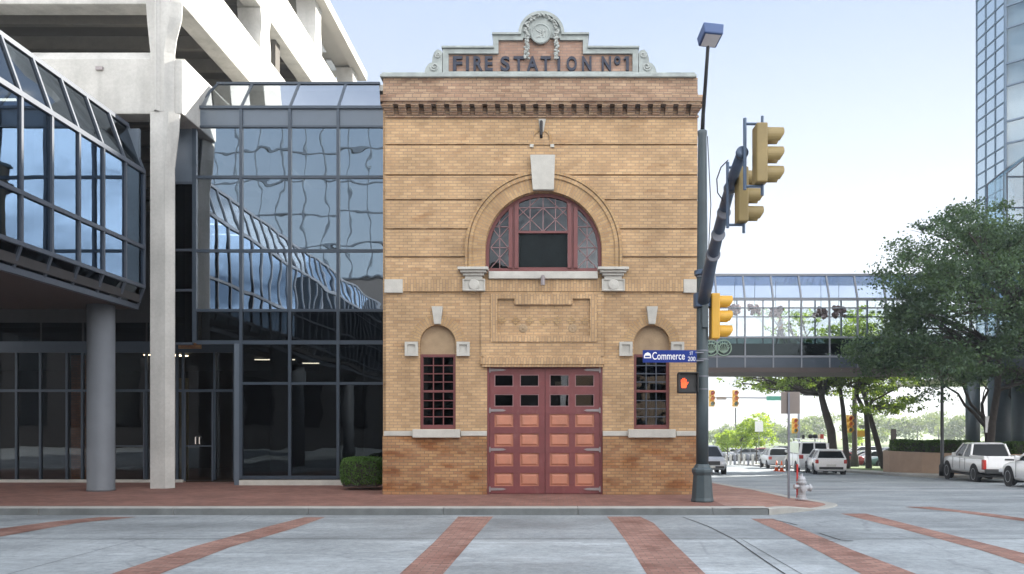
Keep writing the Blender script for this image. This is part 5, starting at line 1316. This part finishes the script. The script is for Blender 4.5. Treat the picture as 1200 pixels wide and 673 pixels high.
hd_.prism([(hx-.055, hz-.10), (hx+.045, hz-.10), (hx+.065, hz-.02), (hx+.055, hz+.03), (hx-.07, hz+.03), (hx-.07, hz-.05)], 17.712, 17.718)
for dx, tl in ((-.06, .095), (-.025, .125), (.01, .13), (.043, .10)): hd_.prism([(hx+dx-.013, hz+.031), (hx+dx+.013, hz+.031), (hx+dx*1.05+.012, hz+tl), (hx+dx*1.05-.012, hz+tl)], 17.712, 17.718)
hd_.prism([(hx+.066, hz-.03), (hx+.105, hz+.03), (hx+.09, hz+.045), (hx+.058, hz+.005)], 17.712, 17.718)
hd_.build('lit_hand', M['hand'], ps)
ss = thing('street_sign', 'blue street name blade reading Commerce, fixed to the signal pole', 'street sign', (2.8, 17.9, 3.42))
d = 17.85; x0, x1, z0, z1 = FX(753.2, d), FX(816.5, d), fz(425, d), fz(410.5, d)
MB().box(x0, x1, d-.012, d+.012, z0, z1).build('blade', M['sign_blue'], ss, bevel=.004)
kx = (x1-x0)/63.3; sx = lambda px: x0+(px-753.2)*kx; sz = lambda py: z1-(py-410.5)*kx
link_mesh('street_name', fit_text('Commerce', sx(764.3), sx(802.3), sz(421.7), sz(412.8), d-.015, .002, .004), M['white'], ss)
link_mesh('street_type', fit_text('ST', sx(808.2), sx(812), sz(416), sz(412.3), d-.015, .002, .0), M['white'], ss)
link_mesh('block_number', fit_text('200', sx(806), sx(814.8), sz(423.3), sz(418.2), d-.015, .002, .0), M['white'], ss)
lg = plate('city_emblem', [(sx(754.5), sz(420)), (sx(763), sz(420)), (sx(763), sz(417)), (sx(762), sz(414.6)), (sx(759), sz(413)), (sx(756), sz(414.4)), (sx(754.5), sz(417))],
      [[(sx(755.6), sz(418.9)), (sx(761.9), sz(418.9)), (sx(761.4), sz(417)), (sx(756), sz(417))]], d-.017, d-.013, M['white'], ss)
for q0, q1 in ((414, 412.5), (423.5, 422)): MB().box(sx(815), PX, d-.02, d+.02, sz(q0), sz(q1)).build('bracket', M['galv'], ss)

# ------------------------------------------------------------------ kerbside things on the corner
hy = thing('fire_hydrant', 'silver fire hydrant on the brick corner pavement', 'fire hydrant', (*W(939.5, 0, 19.6).xy, gz(19.6)+.10))
hz0 = gz(19.6)+.09; hp = Vector(hy.location)
MB().lathe([(.16, 0), (.16, .03), (.11, .04), (.11, .10), (.095, .11), (.095, .40), (.13, .41), (.13, .45), (.105, .46), (.10, .52), (.07, .58), (.03, .60), (.03, .65), (0, .655)], (hp.x, hp.y, hz0), 20).build('barrel', M['silver'], hy, smooth=False, bevel=.004)
nz_ = MB().lathe([(.075, 0), (.075, .10), (.095, .10), (.095, .15), (.03, .16), (.03, .20)], (hp.x+.07, hp.y-.03, hz0+.30), 14, 'x').lathe([(.055, 0), (.055, -.08), (.068, -.08), (.068, -.12), (.02, -.125)], (hp.x-.08, hp.y-.02, hz0+.33), 12, 'x')
nz_.lathe([(.06, 0), (.06, -.08), (.075, -.08), (.075, -.12), (.02, -.125)], (hp.x, hp.y-.08, hz0+.28), 12, 'y').build('outlet_cap', M['silver'], hy)
mk = thing('marker_stake', 'thin red marker stake beside the silver hydrant', 'marker stake', (*W(934.3, 0, 19.9).xy, gz(19.9)+.10))
q = Vector(mk.location); MB().tube([(q.x, q.y, q.z-.05), (q.x, q.y, q.z+.88)], .024, 10).build('stake', M['red'], mk)
sg = thing('sign_post', 'square brown back of a road sign on a steel post by the hydrant', 'road sign', (*W(924.3, 0, 20.6).xy, gz(20.6)+.10))
q = Vector(sg.location); MB().box(q.x-.025, q.x+.025, q.y-.025, q.y+.025, q.z-.1, fz(460, 20.6)).build('post', M['galv'], sg)
MB().box(FX(916, 20.57), FX(938.3, 20.57), 20.63, 20.635, fz(485, 20.6), fz(459.3, 20.6)).build('plate', M['plate_back'], sg, bevel=.002)
sg.children[1].location.y += .0
for px, d, lab in ((910, 52.5, 'orange traffic cone on the street closest to the parked silver estate'), (916, 51, 'orange traffic cone on the street beside the van wheel')):
    b = W(px, 0, d); z = gz(d); cn = thing('traffic_cone', lab, 'traffic cone', (b.x, d, z), 0, 'traffic cones')
    MB().box(b.x-.18, b.x+.18, d-.18, d+.18, z, z+.04).build('base', M['orange'], cn)
    MB().lathe([(.14, .04), (.03, .72)], (b.x, d, z), 14).build('cone', M['orange'], cn, smooth=True)
    MB().lathe([(.108, .27), (.082, .42)], (b.x, d, z), 14).build('collar', M['white'], cn)
slp = thing('street_lamp', 'slim dark street lamp post rising into the great oak in front of the tan wall', 'street lamp', (*W(1104, 0, 37.4).xy, gz(37.4)+.14))
q = Vector(slp.location); MB().lathe([(.14, 0), (.14, .5), (.085, .6), (.075, 3.2), (.06, 7.6)], q, 12).build('post', M['black'], slp, smooth=True)
MB().tube([(q.x, q.y, 6.7), (q.x-.1, q.y-.6, 7.0), (q.x-.15, q.y-1.4, 7.05)], .04, 8).ball((q.x-.15, q.y-1.5, 7.0), .16, .34, .09).build('lamp_head', M['black'], slp)
for px, d, y0, y1, w, lab in ((1047, 45.2, 503, 516, .34, 'small parking sign on a thin post in front of the wall end'), (1158.5, 39.5, 488, 507, .34, 'small white parking sign between the big columns above the truck'), (889.5, 66, 494, 506, .7, 'white sign in front of the young street trees')):
    b = W(px, 0, d); t = thing('parking_sign', lab, 'parking sign', (b.x, d, gz(d)+.14)); z = gz(d)+.1
    MB().box(b.x-.025, b.x+.025, d, d+.05, z, fz(y0, d)).build('post', M['galv'], t)
    MB().box(b.x-w/2, b.x+w/2, d-.012, d-.001, fz(y1, d), fz(y0, d)).build('plate', M['plate_back'] if px == 1047 else M['white'], t)
# signals of the next crossing
fm = thing('far_signal_mast', 'thin far signal mast whose arm reaches across the next crossing', 'signal mast', (*W(936, 0, 84).xy, gz(84)))
q = Vector(fm.location); MB().lathe([(.16, 0), (.11, 9)], q, 10).build('post', M['galv'], fm, smooth=True)
MB().tube([(q.x, q.y, fz(463, 84)-.6), (q.x-2.5, q.y, fz(466.5, 84)), (W(812, 0, 84).x, q.y, fz(466, 84))], [.1, .08, .05], 8).build('mast_arm', M['galv'], fm)
t = thing('far_street_sign', 'green street name sign hung on the far signal arm', 'street sign', (*W(907, 0, 83.9).xy, fz(467, 84)))
MB().box(W(898, 0, 83.9).x, W(917, 0, 83.9).x, 83.8, 83.85, fz(469.5, 84), fz(464.5, 84)).build('blade', plain('green sign', (.03, .22, .16), .5), t)
t = thing('lane_sign', 'small pale lane sign hung on the far signal arm between two signals', 'road sign', (*W(845, 0, 83.9).xy, fz(467, 84)))
MB().box(W(839.5, 0, 83.9).x, W(851, 0, 83.9).x, 83.8, 83.85, fz(468.6, 84), fz(465.2, 84)).build('plate', M['plate_back'], t)
for px, py, d, lab, m in ((834, 467, 84, 'far traffic light just beside the pole edge, on the far arm', 'yellow'), (861.5, 467, 84, 'far traffic light on the far arm over the young trees', 'yellow'), (931, 499, 70, 'far traffic light low beside the square sign back', 'yellow'), (995, 497, 60, 'yellow signal head on the post between the oak trunks', 'yellow')):
    traffic_light('traffic_light', lab, W(px, py, d-.3), M[m], (0, -1), 'far traffic lights', 1.7 if d > 80 else 1.3, bracket=False)
t = thing('signal_post', 'brown far signal post between the oak trunks with yellow plates', 'signal post', (*W(1001.5, 0, 60.2).xy, gz(60.2)+.14)); q = Vector(t.location)
MB().lathe([(.32, 0), (.30, .9), (.2, 1.0), (.17, 6.4)], q, 12).build('post', M['bark'], t, smooth=True)
MB().box(q.x+.25, q.x+1.5, 60, 60.05, fz(501.5, 60), fz(498.3, 60)).build('name_blade', M['p_grey'], t)
MB().box(q.x+.15, q.x+.85, 60, 60.05, fz(512, 60), fz(504.5, 60)).build('yellow_plate', M['yellow'], t)
t = thing('far_post', 'tall thin post behind the sunlit young trees under the far traffic light', 'post', (*W(862, 0, 90).xy, gz(90)))
MB().lathe([(.11, 0), (.09, 6.2)], t.location, 8).build('post', M['kerb_face'], t)
for k, px in enumerate((846, 851, 856, 861, 866, 872, 877, 882, 892, 897, 902, 906)):
    d = 66 + (k*37 % 7)*.6; b = W(px, 0, d)
    t = tag(MB().lathe([(.11, -.9), (.11, -.02), (.07, .05), (0, .06)], (0, 0, 0), 10).build('bollard', M['concrete'] if k % 3 else M['galv'], None), 'pale round bollard in the row along the far pavement', 'bollard', 'bollards along the far pavement')
    t.location = (b.x, d, gz(d)+.14+.9)

# ================================================================== vehicles (built nose to +Y, then turned)
def wheel(parent, x, y, r, w=.22, side=1):
    t = MB().lathe([(r*.62, -w/2), (r*.93, -w/2), (r, -w*.32), (r, w*.32), (r*.93, w/2), (r*.62, w/2)], (x, y, r), 24, 'x').build('wheel', M['tyre'], parent, offset=False, smooth=False)
    rm = MB().lathe([(0, 0), (r*.15, 0), (r*.2, -.02), (r*.64, .0), (r*.66, .012), (r*.66, -.05), (0, -.05)], (0, 0, 0), 20, 'x')
    rm = MB(); o = side*(w/2+.004)
    rm.lathe([(0, o-side*.06), (r*.63, o-side*.06), (r*.66, o), (r*.60, o), (r*.57, o-side*.045), (0, o-side*.045)], (x, y, r), 20, 'x')
    for k in range(5):
        a = 2*math.pi*k/5; u = Vector((0, math.cos(a), math.sin(a))); v = Vector((0, -u.z, u.y))
        c = Vector((x+o-side*.03, y, r)); p = [c+v*.05, c-v*.05, c+u*r*.62-v*.035, c+u*r*.62+v*.035]
        rm.hexa([q+Vector((-.012, 0, 0)) for q in p]+[q+Vector((.014, 0, 0)) for q in p])
    rm.build('rim', M['rim'], t, offset=False)
def vehicle(name, label, cat, paint, st, W_, cab, wheels, r, loc, heading, group=None, tail=(.70, .97, .24), detail=True, tailcol='tail', mats=None):
    """st: stations (y, bottom, waist top, half width factor) of the lower body; cab: belt y0,y1, roof y0,y1, belt z, roof z, belt half, roof half"""
    t = thing(name, label, cat, loc, heading, group); P = M[paint]; h = W_/2
    ring = []
    for y, zb, zt, k in st:
        hw = h*k
        ring.append([(-hw*.88, y, zb), (-hw*.98, y, zb+.10), (-hw, y, zb+(zt-zb)*.5), (-hw*.985, y, zt-.10), (-hw*.93, y, zt-.02), (-hw*.80, y, zt), (hw*.80, y, zt), (hw*.93, y, zt-.02), (hw*.985, y, zt-.10), (hw, y, zb+(zt-zb)*.5), (hw*.98, y, zb+.10), (hw*.88, y, zb)])
    n = 12; vs = [p for q in ring for p in q]; fs = [tuple(range(n-1, -1, -1)), tuple(range((len(ring)-1)*n, len(ring)*n))]
    for i in range(len(ring)-1):
        for k in range(n): fs.append((i*n+k, i*n+(k+1) % n, (i+1)*n+(k+1) % n, (i+1)*n+k))
    me = MB().add(vs, fs).mesh('body')
    bo = link_mesh('body', me, P, t, smooth=True, bevel=.03, offset=False)
    for y in wheels:                                # dark arches, then the wheels in them
        for s in (-1, 1):
            a = MB().lathe([(r*1.22, 0), (r*1.22, .03), (0, .03)], (s*(h-.012)-(.015 if s > 0 else .015), y, r), 24, 'x'); a.build('wheel_arch', M['tyre'], t, offset=False)
            wheel(t, s*(h-.10), y, r, .24, s)
    y0, y1, q0, q1, zb, zr, hb, hr = cab
    g = MB().hexa([(-hb, y0, zb-.03), (hb, y0, zb-.03), (hb, y1, zb-.03), (-hb, y1, zb-.03), (-hr, q0, zr-.05), (hr, q0, zr-.05), (hr, q1, zr-.05), (-hr, q1, zr-.05)])
    g.build('window', M['car_glass'], t, offset=False)
    rf = MB().hexa([(-hr-.03, q0-.03, zr-.07), (hr+.03, q0-.03, zr-.07), (hr+.03, q1+.05, zr-.07), (-hr-.03, q1+.05, zr-.07), (-hr*.86, q0+.12, zr), (hr*.86, q0+.12, zr), (hr*.86, q1-.15, zr), (-hr*.86, q1-.15, zr)])
    for s in (-1, 1):
        for a, c in (((s*hb, y0), (s*hr, q0)), ((s*hb, y1), (s*hr, q1))): rf.tube([(a[0], a[1], zb-.03), (c[0], c[1], zr-.06)], .05, 6)
        m0, m1 = (y0+y1)/2-.1, (q0+q1)/2-.1
        rf.tube([(s*(hb+.004), m0, zb-.03), (s*(hr+.004), m1, zr-.06)], .035, 6)
    rf.build('roof', P, t, offset=False, bevel=.012)
    yr, yf = st[0][0], st[-1][0]
    zt = st[0][2]
    if detail:
        ln = MB()
        for s in (-1, 1):
            for yy in ((y0+y1)/2-.1, y1-.25, y0+.35): ln.box(s*(h+.002)-.004, s*(h+.002)+.004, yy-.008, yy+.008, st[2][1]+.12, zb-.04)
            MB().box(s*(hb+.03), s*(hb+.20), y1-.42, y1-.30, zb+.0, zb+.16).build('mirror', P, t, offset=False, bevel=.03)
            MB().box(s*(h+.002)-.012, s*(h+.002)+.012, (y0+y1)/2-.32, (y0+y1)/2-.17, zb-.13, zb-.10).box(s*(h+.002)-.012, s*(h+.002)+.012, y0+.5, y0+.64, zb-.13, zb-.10).build('door_handle', P, t, offset=False)
        ln.build('door_gap', M['black'], t, offset=False)
        MB().box(-.26, .26, yr-.03, yr-.005, zt*.55-.02, zt*.55+.11).build('number_plate', M['plate'], t, offset=False)
    for s in (-1, 1):
        MB().box(s*h*tail[0], s*h*tail[1], yr-.025, yr+.22, zt-.06-tail[2], zt-.06).build('tail_light', M[tailcol], t, offset=False, bevel=.02)
        zf = st[-1][2]
        MB().box(s*h*.62, s*h*.95, yf-.25, yf+.02, zf-.17, zf-.03).build('headlight', M['lamp'], t, offset=False, bevel=.03)
    return t
HATCH = [(-2.1, .32, .98, .93), (-2.0, .25, 1.02, .97), (-1.3, .22, 1.0, 1), (.6, .22, .98, 1), (1.4, .22, .93, .98), (1.95, .26, .80, .92), (2.12, .35, .68, .80)]
SUV = [(-2.25, .42, 1.08, .93), (-2.15, .32, 1.12, .97), (-1.4, .30, 1.10, 1), (.8, .30, 1.10, 1), (1.5, .30, 1.06, .98), (2.1, .34, .98, .93), (2.28, .45, .80, .85)]
SEDAN = [(-2.35, .35, .92, .88), (-2.2, .25, .98, .95), (-1.5, .22, 1.0, 1), (.8, .22, .97, 1), (1.5, .22, .90, .97), (2.15, .26, .76, .90), (2.35, .36, .62, .78)]
def at(px, d): b = W(px, 0, d); return (b.x, d, gz(d))
# the white hatchback going away
y = 46.3
hb = vehicle('hatchback_car', 'white estate hatchback seen from behind, heading away under the oaks', 'car', 'p_white', HATCH, 1.78, (-2.05, 1.0, -1.75, .15, .98, 1.50, .80, .62), (-1.3, 1.3), .33, at(966.5, y), R(-10), tail=(.78, .97, .22))
MB().box(-.66, .66, -2.125, -2.10, .36, .50).build('bumper_insert', M['black'], hb, offset=False)
MB().box(-.60, .60, -2.045, -1.95, 1.41, 1.45).build('spoiler', M['p_white'], hb, offset=False)
MB().tube([(-.05, -2.09, 1.05), (.28, -2.03, 1.10)], .012, 5).build('wiper', M['black'], hb, offset=False)
# the white van with gear on its roof
VAN = [(-2.6, .42, 1.25, .95), (-2.5, .34, 1.28, .98), (-1.5, .32, 1.28, 1), (1.2, .32, 1.25, 1), (1.9, .32, 1.12, .98), (2.5, .36, .95, .92), (2.65, .45, .8, .85)]
y = 51
vn = vehicle('utility_van', 'white utility van with lamps and a rack on its roof, in front of the hatchback', 'van', 'p_white', VAN, 1.95, (-2.58, 1.6, -2.45, .9, 1.25, 2.0, .93, .80), (-1.6, 1.6), .36, at(944.5, y), R(-7))
for x0, x1 in ((-.76, -.08), (.08, .76)): MB().hexa([(x0, -2.60, 1.30), (x1, -2.60, 1.30), (x1, -2.58, 1.30), (x0, -2.58, 1.30), (x0*.92, -2.50, 1.88), (x1*.92, -2.50, 1.88), (x1*.92, -2.48, 1.88), (x0*.92, -2.48, 1.88)]).build('rear_window', M['car_glass'], vn, offset=False)
fr = MB()
for a, c in ((-.93, -.80), (-.05, .05), (.80, .93)): fr.hexa([(a, -2.61, 1.2), (c, -2.61, 1.2), (c, -2.57, 1.2), (a, -2.57, 1.2), (a*.88, -2.50, 1.97), (c*.88, -2.50, 1.97), (c*.88, -2.46, 1.97), (a*.88, -2.46, 1.97)])
fr.build('rear_pillar', M['p_white'], vn, offset=False)
MB().box(-.94, -.935, -2.4, .7, 1.27, 1.94).box(.935, .94, -2.4, .7, 1.27, 1.94).build('side_panel', M['p_white'], vn, offset=False)
rk = MB().tube([(-.7, -2.2, 2.18), (-.7, 0, 2.18)], .03, 6).tube([(.7, -2.2, 2.18), (.7, 0, 2.18)], .03, 6)
for yy in (-2.1, -1.1, -.1): rk.tube([(-.7, yy, 1.98), (-.7, yy, 2.18), (.7, yy, 2.18), (.7, yy, 1.98)], .028, 6)
rk.build('roof_rack', M['p_white'], vn, offset=False)
MB().box(-.66, -.5, -2.15, -1.95, 2.21, 2.46).build('beacon', M['black'], vn, offset=False, bevel=.04)
MB().ball((-.12, -2.0, 2.36), .17, .14, .14).ball((.18, -1.9, 2.36), .17, .14, .14).build('work_lamp', M['black'], vn, offset=False)
MB().box(.5, .72, -1.9, -1.3, 2.21, 2.50).build('roof_box', M['tail'], vn, offset=False)
# the silver SUV coming on beyond the station corner
sv = vehicle('suv_car', 'silver sport utility car facing the camera, half behind the signal pole', 'car', 'p_silver', SUV, 1.9, (-2.15, 1.25, -1.9, .25, 1.10, 1.70, .86, .68), (-1.4, 1.42), .36, at(827, 46.5), R(176))
MB().box(-.52, .52, 2.285, 2.31, .62, .84).box(-.75, .75, 2.27, 2.30, .44, .56).build('grille', M['black'], sv, offset=False)
MB().box(-.25, .25, 2.312, 2.325, .46, .56).build('front_plate', M['plate'], sv, offset=False)
# the white pickup parked on the right
PK = [(-2.65, .55, 1.10, .96), (-2.58, .48, 1.12, .98), (-1.5, .42, 1.12, 1), (.4, .38, 1.12, 1), (1.4, .38, 1.12, .99), (2.2, .42, 1.05, .95), (2.58, .5, .92, .88), (2.66, .55, .78, .82)]
y = 34.9
tk = vehicle('pickup_truck', 'silver white crew cab pickup truck parked by the long hedge', 'pickup truck', 'p_white', PK, 1.9, (-.95, 1.15, -.72, .35, 1.10, 1.74, .82, .66), (-1.62, 1.65), .385, (19.62, y, gz(y)), R(-9), tail=(.86, .985, .42))
MB().box(-.74, .74, -2.30, -1.0, 1.10, 1.125).build('bed_floor', M['black'], tk, offset=False)
bw_ = MB().box(-.91, -.76, -2.62, -1.0, 1.06, 1.20).box(.76, .91, -2.62, -1.0, 1.06, 1.20).box(-.76, .76, -2.66, -2.56, .70, 1.20)
bw_.build('bed_rail', M['p_white'], tk, offset=False, bevel=.02)
MB().box(-.10, .26, -2.675, -2.661, 1.02, 1.09).build('tailgate_handle', M['black'], tk, offset=False)
MB().box(-.90, .90, -2.80, -2.66, .45, .66).build('rear_bumper', M['black'], tk, offset=False, bevel=.03)
MB().box(-.95, .95, -2.6, 2.2, .30, .40).build('sill', M['tyre'], tk, offset=False)
# the white sedan behind it, nose just in the frame
y = 27.4
sd = vehicle('sedan_car', 'white sedan parked behind the pickup, only its front in view', 'car', 'p_white', SEDAN, 1.82, (-1.75, 1.05, -1.05, .25, .98, 1.46, .80, .60), (-1.38, 1.42), .335, (17.95, y, gz(y)), R(-8))
# cars in the far car park
FARP = [('p_silver', SUV, 908, 62, -6), ('p_white', SEDAN, 858, 92, 95), ('p_grey', SEDAN, 872, 90, 95), ('p_silver', HATCH, 838, 91, 100), ('p_red', SEDAN, 890, 93, 92), ('p_dark', SUV, 912, 92, 90), ('p_blue', SEDAN, 926, 94, 88),
        ('p_red', SEDAN, 976, 66, 85), ('p_silver', SEDAN, 1012, 74, 80), ('p_white', SEDAN, 1026, 80, 95), ('p_green', SEDAN, 1052, 63, 75), ('p_grey', SUV, 1040, 86, 90), ('p_white', SUV, 1008, 92, 90), ('p_silver', SEDAN, 1062, 90, 95), ('p_tan', SEDAN, 985, 84, 90), ('p_white', HATCH, 1075, 84, 90), ('p_white', SEDAN, 1025, 66, 82), ('p_grey', SEDAN, 995, 76, 100)]
CN = dict(p_silver='silver', p_white='white', p_grey='grey', p_red='red', p_dark='black', p_blue='blue', p_green='teal', p_tan='tan')
NEAR = ['beside the traffic cones', 'farthest behind the first young tree', 'between the young trunks', 'by the signal pole edge', 'under the tallest young tree', 'behind the square sign post', 'seen past the van rack', 'just behind the hatchback and forked trunk', 'beyond the yellow plates', 'past the straight thin trunk', 'right behind the leaning trunk', 'over the leaning trunk base', 'behind the brown signal post', 'close to the wall end', 'between the forked and upright trunks', 'farthest past the parking sign', 'nearest the yellow plate, low down', 'behind the upright trunk']
for k, (p, st, px, d, hd) in enumerate(FARP):
    cab = (-2.0, 1.2, -1.7, .2, 1.08, 1.66, .82, .66) if st is SUV else (-1.75, 1.05, -1.05, .25, .98, 1.44, .80, .60)
    b = at(px, d)
    vehicle('parked_car', CN[p]+' car in the far car park '+NEAR[k], 'car', p, st, 1.8, cab, (-1.35, 1.4), .33, b, R(hd), 'cars in the far car park', detail=False)

# ================================================================== the person in the bridge
def skin(name, joints, edges, m, parent, sub=2):
    me = bpy.data.meshes.new(name); me.from_pydata([j[0] for j in joints], edges, []); me.materials.append(m)
    o = bpy.data.objects.new(name, me); COL.objects.link(o); o.parent = parent
    s = o.modifiers.new('skin', 'SKIN'); s.use_smooth_shade = True
    lay = me.skin_vertices[0].data if me.skin_vertices else None
    if lay is None:
        bm = bmesh.new(); bm.from_mesh(me); bm.verts.layers.skin.verify(); bm.to_mesh(me); bm.free(); lay = me.skin_vertices[0].data
    for v, j in zip(lay, joints): v.radius = j[1] if isinstance(j[1], tuple) else (j[1], j[1])
    lay[0].use_root = True
    sb2 = o.modifiers.new('sub', 'SUBSURF'); sb2.levels = sub; sb2.render_levels = sub
    return o
pe = thing('person', 'person in a pale shirt walking through the glass bridge', 'person', (*W(914.5, 0, 41.3).xy, 6.165), R(0))
J = [((0, 0, .90), (.13, .11)), ((0, 0, 1.12), (.12, .095)), ((0, 0, 1.36), (.15, .10)), ((0, 0, 1.46), .055), ((-.02, 0, 1.56), (.075, .085)), ((-.02, 0, 1.64), (.07, .08)),
     ((0, -.17, 1.37), .055), ((.05, -.21, 1.12), .042), ((-.06, -.22, .90), .034), ((-.1, -.22, .80), (.02, .04)), ((0, .17, 1.37), .055), ((-.05, .21, 1.13), .042), ((-.18, .2, .95), .034), ((-.24, .2, .88), (.02, .04)),
     ((0, -.09, .82), .085), ((.08, -.09, .46), .06), ((.26, -.09, .10), .042), ((.18, -.09, .03), (.04, .03)), ((0, .09, .82), .085), ((-.14, .09, .47), .06), ((-.2, .09, .08), .042), ((-.3, .09, .03), (.04, .03))]
E = [(0, 1), (1, 2), (2, 3), (3, 4), (4, 5), (2, 6), (6, 7), (7, 8), (8, 9), (2, 10), (10, 11), (11, 12), (12, 13), (0, 14), (14, 15), (15, 16), (16, 17), (0, 18), (18, 19), (19, 20), (20, 21)]
skin('body', J, E, M['skin'], pe)
f = lambda r, k=.018: tuple(a+k for a in r) if isinstance(r, tuple) else r+k
sub_ = lambda ids: ([(J[i][0], f(J[i][1])) for i in ids], [(ids.index(a), ids.index(b)) for a, b in E if a in ids and b in ids])
j, e = sub_([0, 1, 2, 6, 7, 10, 11]); skin('shirt', j, e, M['shirt'], pe)
j, e = sub_([0, 14, 15, 16, 18, 19, 20]); skin('trousers', j, e, M['trouser'], pe)
skin('hair', [((0, 0, 1.62), (.085, .09)), ((.03, 0, 1.56), (.07, .085)), ((.055, 0, 1.46), (.05, .075))], [(0, 1), (1, 2)], M['hair'], pe)

# ================================================================== the air: thin haze box over the scene, mostly standing in for lens flare
hm, ht, hbs, hout = mat('haze air'); ht.nodes.remove(hbs)
pv = N(ht, 'ShaderNodeVolumePrincipled'); pv.inputs['Density'].default_value = HAZE; pv.inputs['Color'].default_value = (.86, .93, 1, 1); pv.inputs['Anisotropy'].default_value = .35
ht.links.new(pv.outputs[0], hout.inputs['Volume'])
hz_ = MB().box(-130, 160, -70, 260, -4, 41.5).build('haze', hm); tag(hz_, kind='stuff')
